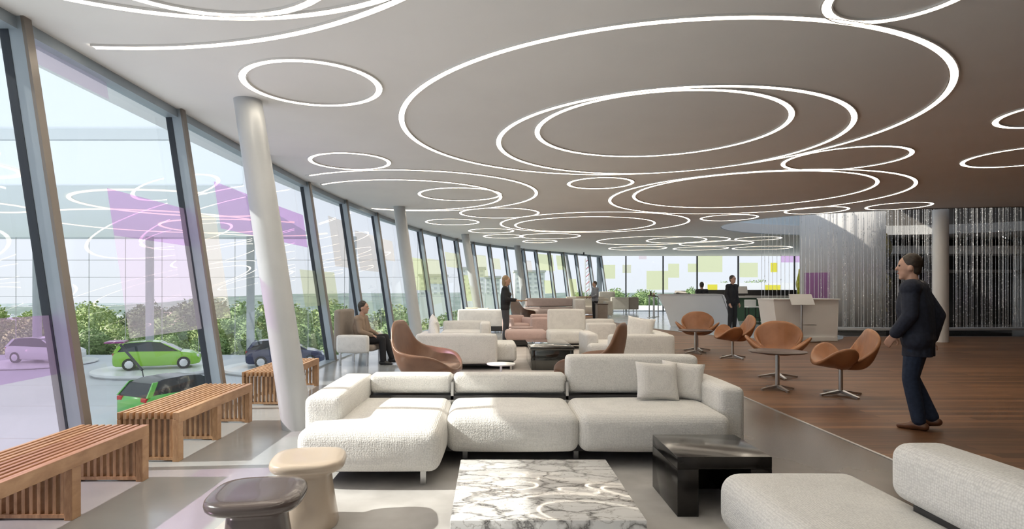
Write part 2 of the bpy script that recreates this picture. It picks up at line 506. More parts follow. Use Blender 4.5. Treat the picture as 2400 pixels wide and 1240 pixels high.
MULL = [.03, 1.54, 3.9, 6.26, 8.62, 10.98, 13.34, 15.7, 18.06, 20.42, 22.78, 24.9, 27.0, 29.0, 30.85, 32.5, 34.1, 35.9, 37.2, 38.5, 39.8, 41.25, 42.9, 44.45]
win_n = 0
windows = []
for a, b in zip(MULL[:-1], MULL[1:]):
    win_n += 1
    pane = loft([[fpt(a, z, .0), fpt((a + b) / 2, z, .0), fpt(b, z, .0)] for z in (0.02, CEIL - .1)], closed=False, cap=False)
    w = struct('window_%d' % win_n, pane, 'glass')
    windows.append((w, a, b))
    # inward fin at the far edge of the pane
    hw = .035
    def fin(s0, s1, i0, i1):
        return hexa([fpt(s0, 0, i0), fpt(s1, 0, i0), fpt(s1, 0, i1), fpt(s0, 0, i1), fpt(s0, CEIL, i0), fpt(s1, CEIL, i0), fpt(s1, CEIL, i1), fpt(s0, CEIL, i1)])
    obj('mullion', fin(b - hw, b + hw, .03, .14), 'alu', w, smooth=False)
    obj('gasket', fin(b - hw - .004, b + hw, -.04, .03), 'gasket', w, smooth=False)
    obj('edge_profile', fin(b - hw - .006, b + hw + .006, .14, .165), 'bronze_edge', w, smooth=False)
    hd = MB()
    ss = np.linspace(a, b, 4)
    hd.add(loft([[fpt(s, CEIL - .1, -.05), fpt(s, CEIL - .1, .10), fpt(s, CEIL + .02, .10), fpt(s, CEIL + .02, -.05)] for s in ss]))
    obj('window_head', hd, 'alu', w, smooth=False)
    sl = loft([[fpt(s, -.02, -.06), fpt(s, -.02, .16), fpt(s, .025, .16), fpt(s, .025, -.06)] for s in ss])
    obj('window_sill', sl, 'alu', w, smooth=False)

def add_film(s0, s1, z0, z1, mat):
    for w, a, b in windows:
        lo, hi = max(s0, a + .036), min(s1, b - .036)
        if hi - lo < .05: continue
        z1c = min(z1, CEIL - .1)
        f = loft([[fpt(lo, z, .012), fpt((lo + hi) / 2, z, .012), fpt(hi, z, .012)] for z in (z0, z1c)], closed=False, cap=False)
        o = obj('colour_film', f, mat, w); o['label'] = {'purple': 'purple tinted film on the glass', 'palepurple': 'pale purple tinted film on the glass', 'tan': 'tan tinted film on the glass', 'yellowgreen': 'yellow-green tinted film on the glass', 'olive': 'olive tinted film on the glass', 'pinkf': 'pale pink film on the glass', 'yellow': 'bright yellow film on the glass'}[mat]
for q in [(8.75, 9.79, 3.24, 3.5, 'palepurple'), (9.55, 10.98, 1.9, 2.34, 'purple'), (9.55, 10.98, .94, 1.9, 'palepurple'), (10.98, 11.75, 1.03, 2.33, 'tan'), (11.85, 15.44, 2.2, 2.82, 'purple'),
          (6.3, 8.6, .75, 1.2, 'purple'), (6.3, 8.6, .05, .75, 'palepurple'), (14.8, 16.86, 1.08, 1.76, 'olive'), (17.0, 17.9, 1.9, 3.0, 'tan'), (18.72, 20.2, 1.87, 2.85, 'tan'), (20.97, 21.93, 2.23, 2.83, 'tan'), (23.73, 24.95, 1.37, 2.45, 'yellowgreen'),
          (25.4, 26.8, 1.6, 2.5, 'olive'), (27.59, 29.45, 2.28, 2.87, 'olive'), (29.4, 30.7, .9, 2.0, 'yellowgreen'), (31.19, 32.15, 1.95, 2.95, 'olive'), (32.79, 33.5, 2.35, 2.87, 'olive'), (36.0, 36.71, 2.32, 2.9, 'tan'),
          (37.48, 38.89, 2.42, 3.31, 'yellowgreen'), (37.74, 38.4, 1.17, 1.88, 'yellowgreen'), (39.2, 39.9, 2.5, 3.3, 'yellowgreen'), (40.2, 41.0, 1.0, 2.0, 'yellowgreen')]:
    add_film(*q)

# far glass wall (straight)
FY = 37.8
xs = [7.0, 8.55, 10.9, 13.05, 15.65, 19.2, 22]
for a, b in zip(xs[:-1], xs[1:]):
    win_n += 1
    w = struct('window_%d' % win_n, ([(a, FY, .02), (b, FY, .02), (b, FY, CEIL), (a, FY, CEIL)], [(0, 1, 2, 3)]), 'glass')
    obj('mullion', box(b - .03, b + .03, FY - .1, FY + .04, 0, CEIL), 'dark_metal', w, smooth=False)
    obj('window_sill', box(a, b, FY - .06, FY + .06, -.02, .06), 'alu', w, smooth=False)
    windows.append((w, a, b))
struct('trim_1', box(6.7, 7.02, FY - .15, FY + .05, 0, CEIL), 'alu', smooth=False)
def film_far(X0, X1, Z0, Z1, mat):
    for w, a, b in windows[-6:]:
        lo, hi = max(X0, a + .03), min(X1, b - .03)
        if hi - lo < .05: continue
        o = obj('colour_film', ([(lo, FY - .015, Z0), (hi, FY - .015, Z0), (hi, FY - .015, min(Z1, CEIL)), (lo, FY - .015, min(Z1, CEIL))], [(0, 1, 2, 3)]), mat, w)
        o['label'] = {'yellowgreen': 'yellow-green square film on the glass', 'olive': 'olive square film on the glass', 'pinkf': 'pale pink square film on the glass', 'yellow': 'bright yellow square film on the glass', 'purple': 'purple square film on the glass'}[mat]
for q in [
 (9.86, 11.23, 1.37, 2.56, 'yellowgreen'),
 (11.23, 11.93, 2.13, 3.02, 'yellowgreen'),
 (12.47, 13.07, 2.48, 3.02, 'yellowgreen'),
 (13.07, 14.66, 2.48, 3.53, 'yellowgreen'),
 (15.74, 16.90, 2.16, 3.07, 'yellowgreen'),
 (17.71, 18.14, 2.48, 3.07, 'yellow'),
 (13.72, 14.34, 1.24, 1.70, 'yellow'),
 (17.36, 18.33, 1.24, 1.67, 'yellow'),
 (7.13, 7.88, 2.07, 2.94, 'yellowgreen'),
 (8.34, 8.88, 2.43, 2.94, 'olive'),
 (9.37, 9.86, 3.29, 3.51, 'pinkf'),
 (18.36, 19.93, 3.10, 3.59, 'purple')]:  # purple film added in place of an awning beyond the glass
    film_far(*q)

# ------------------------------------------------------------------ room shell
HC, HA, HB = (13.9, 19.2), 6.3, 4.0      # atrium hole in the ceiling
def in_hole(n=96):
    return [(HC[0] + HA * math.cos(2 * PI * i / n), HC[1] + HB * math.sin(2 * PI * i / n)) for i in range(n)]

bm = bmesh.new()
outer = [(fpt(s, CEIL)[0] - .02, fpt(s, CEIL)[1]) for s in np.linspace(0, SLEN, 60)] + [(22, 37.9), (22, -4)]
ov = [bm.verts.new((x, y, CEIL)) for x, y in outer]; hv = [bm.verts.new((x, y, CEIL)) for x, y in in_hole()]
eds = [bm.edges.new((l[i], l[(i + 1) % len(l)])) for l in (ov, hv) for i in range(len(l))]
bmesh.ops.triangle_fill(bm, use_beauty=True, edges=eds)
# make a slab of it
ret = bmesh.ops.extrude_face_region(bm, geom=bm.faces[:])
for g in ret['geom']:
    if isinstance(g, bmesh.types.BMVert): g.co.z += .35
bmesh.ops.recalc_face_normals(bm, faces=bm.faces)
me = bpy.data.meshes.new('ceiling'); bm.to_mesh(me); bm.free(); me.materials.append(M['ceiling'])
struct('ceiling', me, None)
# own roof edge outside
ev = loft([[fpt(s, CEIL + .12, -.75), fpt(s, CEIL + .12, .0), fpt(s, CEIL + .34, .0), fpt(s, CEIL + .34, -.75)] for s in np.linspace(0, SLEN, 50)])
struct('roof_edge', ev, 'canopy', smooth=False)

fl = [(fpt(s, 0)[0] - .1, fpt(s, 0)[1]) for s in np.linspace(0, SLEN, 60)] + [(22, 37.9), (22, -4)]
struct('floor', prism(fl, -.4, 0), 'concrete', smooth=False)
wood = [(3.3, -4), (3.3, 9.6), (2.9, 11), (1.5, 16.5), (1.0, 20), (2.0, 25), (4.2, 30), (5.4, 32.8), (6.0, 37.6), (22, 37.6), (22, -4)]
struct('floor_wood', prism(wood, -.05, .006), 'plank', smooth=False)
struct('floor_strip', prism([(1.9, -4), (3.27, -4), (3.27, 9.6), (2.88, 11), (1.9, 14)], -.05, .004), 'stone', smooth=False)
struct('trim_2', box(3.27, 3.3, -4, 9.6, -.02, .008), 'metal', smooth=False)
bar = catmull([(6.2, 37.5), (5.5, 31), (5.15, 26.5), (5.4, 23.5), (6.1, 20), (7.2, 17.3), (8.4, 16.4), (9.6, 16.5), (10.4, 17.6)], 8).tolist() + [(22, 17.6), (22, 37.5)]
struct('floor_bar', prism(bar, -.05, .012), 'barfloor', smooth=False)
struct('floor_pool', prism([(10.5, 17.65), (22, 17.65), (22, 25), (10.5, 25)], -.05, .02), 'pool', smooth=False)
struct('wall_right', box(22, 22.2, -4, 38, 0, CEIL), 'white_paint', smooth=False)
struct('wall_back', box(-3.2, 22.2, -4.2, -4, 0, CEIL), 'white_paint', smooth=False)
# atrium above the ceiling hole
hr = in_hole()
def arc_wall(a0, a1, mt, name):
    pts = [(HC[0] + (HA + .02) * math.cos(a), HC[1] + (HB + .02) * math.sin(a)) for a in np.linspace(a0, a1, 60)]
    struct(name, loft([[(x, y, z) for x, y in pts] for z in (CEIL - .02, CEIL + 2.6)], closed=False, cap=False), mt)
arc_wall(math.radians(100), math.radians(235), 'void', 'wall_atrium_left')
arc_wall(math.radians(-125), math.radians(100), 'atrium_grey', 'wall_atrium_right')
struct('roof_atrium', prism([(13.4, 14), (22, 14), (22, 25), (13.4, 25)], CEIL + 2.6, CEIL + 2.7), 'atrium_grey', smooth=False)  # unseen roof added to darken the right side of the atrium
# dark wall behind the curtain, with pale gallery bands
struct('wall_far_right', box(13.6, 22, 25.2, 25.4, 0, CEIL), 'dark_wall', smooth=False)
for i, (z0, z1, d, mt) in enumerate([(2.80, 3.12, 1.6, 'ceiling'), (2.08, 2.2, .9, 'atrium_grey')]):
    struct('trim_%d' % (i + 3), box(13.4, 22, 25.2 - d, 25.2, z0, z1), mt, smooth=False)

# columns
for (b, t, r) in [((-1.95, 6.03), (-2.70, 6.64), .15), ((-1.73, 14.3), (-2.33, 15.2), .15), ((-.36, 21.8), (-.98, 22.8), .15), ((1.67, 27.8), (1.28, 28.8), .15), ((4.9, 34.5), (4.4, 35.4), .15)]:
    d = (t[0] - b[0], t[1] - b[1])
    cr = MB(); 
    rings = []
    for z in np.linspace(0, CEIL, 6):
        k = z / CEIL
        rings.append([(b[0] + d[0] * k + r * math.cos(2 * PI * i / 40), b[1] + d[1] * k + r * math.sin(2 * PI * i / 40), z) for i in range(40)])
    struct('column', loft(rings), 'column')
struct('column', tube((11.9, 15.8, 0), (11.9, 15.8, CEIL), .18, n=40), 'white_paint')

# ------------------------------------------------------------------ ring lights
RINGS = [
 (-1.82, 6.11, .70, 'small ring light set into the ceiling beside the nearest leaning column'),
 (2.02, 7.72, 3.17, 'largest ring light, an outer circle holding two smaller rings over the white sofa'),
 (2.43, 8.45, 2.35, 'middle ring of the three nested ring lights over the white sofa'),
 (2.18, 7.81, 1.60, 'innermost of the three nested ring lights over the white sofa'),
 (-2.30, 9.77, .66, 'small ring light second along the window side, beyond the nearest column'),
 (2.16, 11.77, .65, 'small ring light alone just beyond the far edge of the largest ring'),
 (5.68, 9.59, .92, 'ring light touching the far right edge of the largest ring'),
 (8.47, 9.41, .85, 'lower of two ring lights cut by the right edge of the photo'),
 (6.82, 7.07, .68, 'upper of two ring lights cut by the right edge of the photo'),
 (2.897, 4.203, .497, 'ring light cut by the top edge above the largest ring'),
 (-1.72, 13.16, 2.75, 'large ring light cut off by the window wall, outer of its pair'),
 (-1.94, 13.54, 2.2, 'large ring light cut off by the window wall, inner of its pair'),
 (-.68, 13.16, .92, 'small ring light inside the pair of rings cut by the window wall'),
 (5.81, 13.45, 3.1, 'outer of two nested ring lights over the tan swivel chairs'),
 (5.52, 12.88, 2.4, 'inner of two nested ring lights over the tan swivel chairs'),
 (.24, 16.39, 1.1, 'ring light touching the far side of the rings cut by the window wall'),
 (-1.19, 18.53, .84, 'small ring light near the windows between the second and third columns'),
 (8.61, 15.80, .77, 'small ring light in front of the ceiling opening, nearer the bar'),
 (10.23, 14.99, .72, 'small ring light beside the white upright column'),
 (6.95, 17.43, .8, 'small ring light just left of the blue ceiling opening'),
 (3.24, 19.01, 2.95, 'outer of two nested ring lights over the far sofas'),
 (3.02, 19.38, 2.25, 'inner of two nested ring lights over the far sofas'),
 (.02, 21.33, .82, 'small ring light just before the third leaning column'),
 (2.33, 23.49, 1.2, 'ring light right of the third leaning column'),
 (6.89, 25.76, 2.3, 'outer of the nested ring lights over the bar aisle'),
 (8.34, 25.31, 1.7, 'ring light overlapping the right end of the bar aisle rings'),
 (10.26, 27.23, 1.6, 'ring light over the dark figures at the bar'),
 (11.01, 24.6, .9, 'ring light under the far edge of the blue ceiling opening'),
 (10.72, 30.53, 1.35, 'ring light over the back of the bar near the far glass'),
 (7.47, 30.39, 1.45, 'ring light over the high bar table near the far glass'),
 (13.73, 30.25, 1.4, 'ring light behind the hanging bead strands near the far glass'),
 (2.14, 26.04, .76, 'small ring light left of the bar aisle rings near the windows'),
 (.50, 23.53, .8, 'small faint ring light at the third leaning column head'),
 (-1.9, 3.62, .962, 'smaller of the ring lights cut by the top left edge'),
 (-1.9, 2.35, 2.28, 'middle of the ring lights cut by the top left edge'),
 (-3.05, 1.44, 3.76, 'largest of the ring lights cut by the top left edge, a long tapering arc'),
]
def fac_x(y):
    return float(np.interp(y, FC[:, 1], FC[:, 0]))
def ring_piece(cx, cy, r, w, zb, zt, ok, n=None):
    n = n or max(48, int(r * 50))
    pts = [(cx + math.cos(2 * PI * i / n), i) for i in range(n)]
    keep = [ok(cx + r * math.cos(2 * PI * i / n), cy + r * math.sin(2 * PI * i / n)) for i in range(n)]
    out = MB()
    def sec(i):
        a = 2 * PI * i / n; c, s = math.cos(a), math.sin(a)
        return [(cx + (r - w) * c, cy + (r - w) * s, zb), (cx + r * c, cy + r * s, zb), (cx + r * c, cy + r * s, zt), (cx + (r - w) * c, cy + (r - w) * s, zt)]
    if all(keep):
        out.add(loft([sec(i) for i in range(n + 1)], cap=False))
    else:
        st = next(i for i in range(n) if keep[i] and not keep[i - 1])
        run = []
        for k in range(n + 1):
            i = (st + k) % n
            if keep[i]: run.append(sec(i))
            else:
                if len(run) > 2: out.add(loft(run))
                run = []
        if len(run) > 2: out.add(loft(run))
    return out
GR = 'round ceiling ring lights'
for cx, cy, r, lab in RINGS:
    ok = lambda x, y: x > fac_x(y) + .28 and y > -3.9
    w = .062
    t = thing('ring_downlight', lab, 'ceiling light', (cx, cy, CEIL), 0, GR)
    okl = lambda x, y, cx=cx, cy=cy: ok(x + cx, y + cy)
    obj('diffuser', ring_piece(0, 0, r, w, -.011, -.001, okl), 'ring', t, smooth=False)
    tr = ring_piece(0, 0, r + .012, .012, -.017, -.001, okl); tr2 = ring_piece(0, 0, r - w, .012, -.017, -.001, okl)
    tr.add((tr2.v, tr2.f))
    obj('trim_ring', tr, 'ring_trim', t, smooth=False)
# ceiling sensor
t = thing('ceiling_sprinkler', 'small dark sprinkler head on the far ceiling', 'sprinkler', (5.3, 34.0, CEIL))
obj('body', tube((0, 0, 0), (0, 0, -.12), .04), 'dark_metal', t)
a = MB()
for k in range(4): a.add(box(-.16, .16, -.012, .012, -.14, -.12) if k % 2 else box(-.012, .012, -.16, .16, -.14, -.12))
obj('deflector', a, 'dark_metal', t)

# ------------------------------------------------------------------ rugs
def rug(name, label, x0, x1, y0, y1, mt):
    o = obj(name, rbox(x0, x1, y0, y1, .0, .014, .006, ni=3), mt); tag(o, label, 'rug')
rug('area_rug', 'grey mottled area rug under the white sofa and marble table', -1.6, 1.95, 1.2, 5.9, 'rug')
rug('area_rug', 'pale rug under the second group of white sofas and smoked table', -1.35, 3.2, 9.0, 16.2, 'rug2')

# ------------------------------------------------------------------ benches
def bench():
    t = thing('slatted_bench', '', 'bench')
    L, W, H = 1.5, .48, .40
    n = 10; sw = .028; pitch = (W - sw) / (n - 1)
    s = MB()
    for i in range(n):
        x = i * pitch
        s.add(rbox(x, x + sw, 0, L, H - .055, H, .003, nb=1, ni=1))
    obj('seat_slats', s, 'bench', t, angle=20)
    e = MB(); e.add(rbox(W - .002, W + .022, -.0, L, H - .085, H, .003, nb=1, ni=1))
    obj('side_rail', e, 'bench', t, angle=20)
    for y in (0, .69, 1.42):
        g = MB()
        for x in (0, W - .03): g.add(rbox(x, x + .05 if x else x + .03, y, y + .08, .0, H - .056, .003, nb=1, ni=1))
        g.add(box(.03, W - .03, y + .008, y + .072, .012, .035)); 
        m = 9
        for i in range(m):
            x = .042 + i * (W - .03 - .042 - .024) / (m - 1) * .985
            g.add(rbox(x, x + .022, y + .012, y + .068, .03, H - .056, .002, nb=1, ni=1))
        obj('leg', g, 'bench', t, angle=20)
    return t
b = bench(); b.location = (-3.03, 2.92, 0); b['label'] = 'slatted wooden bench cut by the left edge, nearest of three by the windows'
b['group'] = 'slatted benches by the windows'
dup(b, (-3.03, 4.84, 0), 0, 'slatted wooden bench by the windows, middle of three')
dup(b, (-3.0, 7.2, 0), 0, 'slatted wooden bench behind the nearest leaning column, farthest of three')

# ------------------------------------------------------------------ main sofa
t = thing('sectional_sofa', 'white textured sectional sofa with chaise beside the marble coffee table', 'sofa')
F = 'white_fab'
obj('chaise_cushion', rbox(-1.35, -.352, 4.12, 5.42, .125, .425, .08, .022, 6, 8), F, t)
obj('seat_cushion', rbox(-.342, .682, 4.60, 5.42, .135, .425, .075, .022, 6, 8), F, t)
obj('seat_cushion', rbox(.690, 1.86, 4.60, 5.42, .135, .425, .075, .022, 6, 8), F, t)
obj('armrest', rbox(-1.385, -1.10, 4.42, 5.68, .30, .605, .055, .008, 5, 6), F, t)
obj('armrest', rbox(1.845, 2.06, 4.82, 5.68, .13, .605, .055, .008, 5, 6), F, t)
obj('back_cushion', rbox(-1.10, -.350, 5.44, 5.64, .448, .625, .042, .003, 5, 6), F, t)
obj('back_cushion', rbox(-.340, .690, 5.44, 5.64, .448, .625, .042, .003, 5, 6), F, t)
obj('back_cushion', rbox(.700, 1.90, 5.46, 5.66, .448, .79, .042, .006, 5, 6), F, t)
g = MB(); g.add(box(-1.1, 1.84, 5.40, 5.62, .40, .436)); g.add(box(-1.25, 1.84, 4.85, 5.6, .085, .13)); g.add(box(-1.25, -.45, 4.3, 4.85, .085, .126))
obj('frame', g, 'dark_metal', t, smooth=False)
g = MB()
for x in (-.348, .692): obj('back_bracket', box(x - .012, x + .012, 5.40, 5.64, .30, .56), 'metal', t, smooth=False)
for x, y in [(-.48, 4.25), (-1.22, 4.25), (-.21, 4.9), (.7, 4.9), (1.7, 4.9), (-1.2, 5.5), (.2, 5.5), (1.75, 5.5)]:
    obj('leg', box(x - .02, x + .02, y - .006, y + .05, .014, .13), 'metal', t, smooth=False)
def pillow(label, loc, rot, s=(.38, .12, .33), mt='white_fab_fine', group='white throw pillows'):
    n = 12; V = []; Fc = []
    for sd in (1, -1):
        for i in range(n + 1):
            for j in range(n + 1):
                u, v = 2 * i / n - 1, 2 * j / n - 1
                pinch = 1 - .07 * (1 - abs(u) ** 2) * abs(v) ** 3
                pv = 1 - .07 * (1 - abs(v) ** 2) * abs(u) ** 3
                th = (max(0, (1 - u ** 4)) ** .5) * (max(0, (1 - v ** 4)) ** .5)
                V.append((u * s[0] / 2 * pv, sd * (s[1] / 2 * th + .004), v * s[2] / 2 * pinch))
    m = (n + 1) ** 2
    for b0, sg in ((0, 1), (m, -1)):
        for i in range(n):
            for j in range(n):
                q = (b0 + i * (n + 1) + j, b0 + (i + 1) * (n + 1) + j, b0 + (i + 1) * (n + 1) + j + 1, b0 + i * (n + 1) + j + 1)
                Fc.append(q if sg > 0 else tuple(reversed(q)))
    per = [i * (n + 1) for i in range(n)] + [n * (n + 1) + j for j in range(n)] + [(n - i) * (n + 1) + n for i in range(n)] + [n - j for j in range(n)]
    for a, b_ in zip(per, per[1:] + per[:1]): Fc.append((a, b_, m + b_, m + a))
    o = obj('throw_pillow', (V, Fc), mt, angle=80); o.location = loc; o.rotation_euler = rot
    tag(o, label, 'pillow', group); return o
pillow('white throw pillow on the sofa seat, left one of two overlapping', (1.45, 5.20, .60), (-.30, .06, .10), (.38, .13, .33))
pillow('white throw pillow tucked against the sofa right arm behind another', (1.70, 5.31, .59), (-.28, .07, -.35), (.37, .13, .33))

# near sofa at the right, cut by the frame
t = thing('lounge_sofa', 'white textured sofa seen end-on, cut off at bottom right', 'sofa')
obj('seat_cushion', rbox(1.22, 1.96, 1.3, 3.24, .12, .425, .10, .02, 6, 10), F, t)
obj('back_cushion', rbox(1.80, 2.06, 1.3, 2.72, .46, .715, .07, .012, 6, 10), F, t)
g = MB(); g.add(box(1.84, 2.02, 1.4, 2.60, .42, .462)); g.add(box(1.35, 1.85, 1.5, 3.1, .08, .125))
obj('frame', g, 'dark_metal', t, smooth=False)
for x, y in [(1.35, 3.1), (1.8, 3.1), (1.35, 1.5), (1.8, 1.5)]:
    obj('leg', box(x - .02, x + .02, y - .02, y + .03, .014, .1), 'metal', t, smooth=False)

# coffee table
t = thing('coffee_table', 'low square coffee table with veined white marble top', 'table', (.27, 3.29, 0))
obj('tabletop', rbox(-.46, .46, -.5, .5, .265, .32, .004, nb=2, ni=1), 'marble', t, angle=25)
obj('apron', box(-.435, .435, -.475, .475, .24, .265), 'metal', t, smooth=False)
for x in (-.43, .43):
    for y in (-.47, .47): obj('leg', box(x - .02, x + .02, y - .02, y + .02, .014, .25), 'metal', t, smooth=False)

# dark hollow side table
t = thing('side_table', 'black open-sided cube side table between the two white sofas', 'table')
x0, x1, y0, y1, h = 1.137, 1.714, 3.636, 4.197, .379
obj('tabletop', rbox(x0, x1, y0, y1, h - .075, h, .004, nb=2, ni=1), 'black_lacq', t, angle=25)
for a, b_ in ((x0, x0 + .13), (x1 - .13, x1)):
    obj('side_panel', rbox(a, b_, y0, y1, .014, h - .075, .003, nb=1, ni=1), 'black_lacq', t, angle=25)
obj('back_panel', box(x0 + .13, x1 - .13, y1 - .05, y1 - .01, .014, h - .075), 'black_lacq', t, smooth=False)

# stools
def stool(label, loc, top, col, rz):
    t = thing('mushroom_stool', label, 'stool', loc, rz)
    a = top / 2
    prof = [(.80, -.042), (.93, -.036), (.985, -.022), (1.0, -.004), (.985, .012), (.93, .022), (.75, .026), (.4, .024), (.1, .023)]
    r = [superring(0, 0, .40 + z - .026, a * k, a * k, 3.2) for k, z in prof]
    obj('seat', loft(r), col, t, angle=60)
    prof = [(.165, .0), (.168, .006), (.150, .12), (.135, .22), (.128, .29), (.132, .315), (.15, .33), (.172, .34)]
    r = [superring(0, 0, z, k * a / .21, k * a / .21, 2.6) for k, z in prof]
    obj('base', loft(r), col, t, angle=60)
stool('beige mushroom-shaped stool next to the chaise end', (-1.08, 3.55, .014), .43, 'beige_lacq', .15)
stool('dark brown mushroom-shaped stool at the bottom of the photo', (-1.15, 2.95, .014), .455, 'dark_lacq', .12)

# ------------------------------------------------------------------ shell chairs
def polar_shell(rim, z0, nth=72, nt_=12, pr=.62, pz=2.2, blur=4.5):
    ks = sorted(rim)
    def at(a):
        for k0, k1 in zip(ks[:-1], ks[1:]):
            if a <= k1:
                u = (a - k0) / (k1 - k0)
                return [x + (y - x) * u for x, y in zip(rim[k0], rim[k1])]
        return rim[ks[-1]]
    raw = np.array([at(abs((a + 180) % 360 - 180)) for a in range(-180, 540)])
    ker = np.exp(-.5 * (np.arange(-15, 16) / blur) ** 2); ker /= ker.sum()
    sm = np.stack([np.convolve(raw[:, k], ker, 'same') for k in (0, 1)], 1)[180:541]
    def rimat(a): return [float(np.interp(a, np.arange(361), sm[:, k])) for k in (0, 1)]
    V = [(0, 0, z0)]; F = []
    for k in range(1, nt_ + 1):
        t = k / nt_
        for i in range(nth):
            th = 2 * PI * i / nth - PI
            a = abs(math.degrees(th))
            r, z = rimat(a)
            hi = max(0, min(1, (z - z0 - .05) / .35))
            er = 1 - (1 - pr) * hi; ez = 1.2 + (pz - 1.2) * hi
            rr = r * t ** er; zz = z0 + (z - z0) * t ** ez
            V.append((rr * math.sin(th), rr * math.cos(th), zz))     # back is +Y
    for i in range(nth): F.append((0, 1 + (i + 1) % nth, 1 + i))
    for k in range(nt_ - 1):
        for i in range(nth):
            j = (i + 1) % nth; F.append((1 + k * nth + i, 1 + k * nth + j, 1 + (k + 1) * nth + j, 1 + (k + 1) * nth + i))
    return V, F

def star_base(t, r, n, ztop, h=.03, pole=.028, rot=0.):
    for k in range(n):
        a = rot + 2 * PI * k / n; c, s = math.cos(a), math.sin(a); w0, w1 = .028, .018
        p = []
        for (q, w, z0, z1) in ((.0, w0, .035, .075), (r, w1, .006, .026)):
            p.append([(q * c - w * s, q * s + w * c, z0), (q * c + w * s, q * s - w * c, z0), (q * c + w * s, q * s - w * c, z1), (q * c - w * s, q * s + w * c, z1)])
        g = MB(); g.add(loft(p)); g.add(tube(((r - .02) * c, (r - .02) * s, 0), ((r - .02) * c, (r - .02) * s, .012), .018))
        obj('leg', g, 'metal', t)
    obj('pedestal', tube((0, 0, .03), (0, 0, ztop), pole, pole * .9), 'metal', t)

def swan():
    t = thing('swivel_chair', '', 'chair', group='tan leather swivel chairs')
    rim = {0: (.335, .885), 16: (.355, .88), 30: (.41, .85), 42: (.475, .775), 51: (.475, .68), 58: (.37, .555), 65: (.27, .475), 71: (.29, .49), 79: (.41, .60), 90: (.47, .66), 102: (.475, .655), 116: (.455, .60), 130: (.42, .52), 146: (.375, .455), 165: (.34, .42), 180: (.33, .415)}
    o = obj('seat_shell', polar_shell(rim, .365, 120, 14, .52, 2.6, 2.6), 'leather', t)
    solidify(o, .042, 0, 1)
    star_base(t, .30, 4, .36, rot=.4)
    return t
sw = swan()
sw.location = (4.70, 13.6, .006); sw.rotation_euler = (0, 0, -.36)
sw['label'] = 'tan leather swivel chair facing the camera behind the farther small round table'
dup(sw, (4.90, 12.1, .006), -PI / 2 - .10, 'tan leather swivel chair seen side-on right of the farther small round table')
dup(sw, (4.54, 9.45, .006), -.47, 'tan leather swivel chair facing the camera behind the nearer small round table')
dup(sw, (4.60, 7.85, .006), -PI / 2 - .22, 'tan leather swivel chair seen side-on, nearest the walking man')

def cafe_table(label, loc, r, h):
    t = thing('bistro_table', label, 'table', loc)
    obj('tabletop', lathe([(0.001, h - .022), (r * .93, h - .022), (r, h - .010), (r, h - .004), (r * .99, h), (.001, h)], n=48), 'brown_top', t, angle=60)
    star_base(t, .24, 4, h - .02, pole=.03, rot=.15)
    return t
cafe_table('small round dark-topped table in front of the nearer tan chairs', (3.97, 8.27, .006), .375, .54)
cafe_table('small round dark-topped table beside the farther tan chairs', (4.44, 12.95, .006), .36, .51)

def lounge():
    t = thing('lounge_chair', '', 'chair', group='brown leather high-back lounge chairs')
    rim = {0: (.40, .985), 14: (.412, .985), 27: (.445, .975), 36: (.475, .90), 50: (.515, .70), 65: (.535, .61), 85: (.54, .575), 110: (.535, .55), 124: (.53, .51), 140: (.515, .42), 155: (.48, .36), 180: (.44, .335)}
    o = obj('shell', polar_shell(rim, .25, 96, 14, .50, 2.6), 'brown_leather', t)
    solidify(o, .045, 0, 1)
    obj('seat_cushion', rbox(-.30, .30, -.42, .26, .27, .40, .055, .015), 'brown_leather', t)
    star_base(t, .32, 4, .26, rot=.5)
    return t
lc = lounge()
lc.location = (-.86, 8.05, 0); lc.rotation_euler = (0, 0, PI / 2 - .25)
lc['label'] = 'brown leather high-back lounge chair behind the left end of the sectional'
dup(lc, (1.30, 7.7, 0), -PI / 2 - .45, 'brown leather high-back lounge chair seen from behind the tall sofa back')
d = dup(lc, (1.3, 24.2, 0), PI / 2 + .6, 'dark high-back lounge chair far down the room near the windows')
for ch in d.children:
    if ch.name.startswith(('shell', 'seat', 'head')):
        ch.data = ch.data.copy(); ch.data.materials[0] = M['dark_leather']

# ------------------------------------------------------------------ mid and far sofas
def soft(name, label, cat, loc, rz, parts, legs=(), group=None, legm='metal', legtop=.12):
    t = thing(name, label, cat, loc, rz, group)
    for p in parts:
        obj(p[0], rbox(*p[1], r=p[3] if len(p) > 3 else .05, puff=.01), p[2], t)
    for x, y in legs: obj('leg', box(x - .018, x + .018, y - .018, y + .018, 0, legtop), legm, t, smooth=False)
    return t
W = 'white_fab'; WF = 'white_fab_fine'
soft('modular_sofa', 'white sofa turned away, its back behind the brown lounge chair', 'sofa', (0, 0, .014), 0, [
    ('back_rest', (-1.28, .11, 10.15, 10.36, .12, .62), W), ('seat_cushion', (-1.0, .45, 10.37, 11.2, .12, .44), W, .07),
    ('armrest', (-1.28, -1.06, 10.37, 11.3, .12, .60), W), ('frame', (-1.2, .4, 10.3, 11.1, .07, .118), 'dark_metal', .01)],
    [(-1.2, 10.3), (.35, 10.3), (-1.2, 11.1), (.35, 11.1)])
pillow('large white back pillow on the turned-away sofa, upright one', (-1.03, 10.86, .66), (0, -.28, PI / 2 + .25), (.48, .16, .46), W, 'large white back pillows')
pillow('low white pillow leaning at the far left sofa corner', (-1.02, 10.62, .575), (0, -.75, PI / 2 + .3), (.42, .15, .42), W, 'large white back pillows')
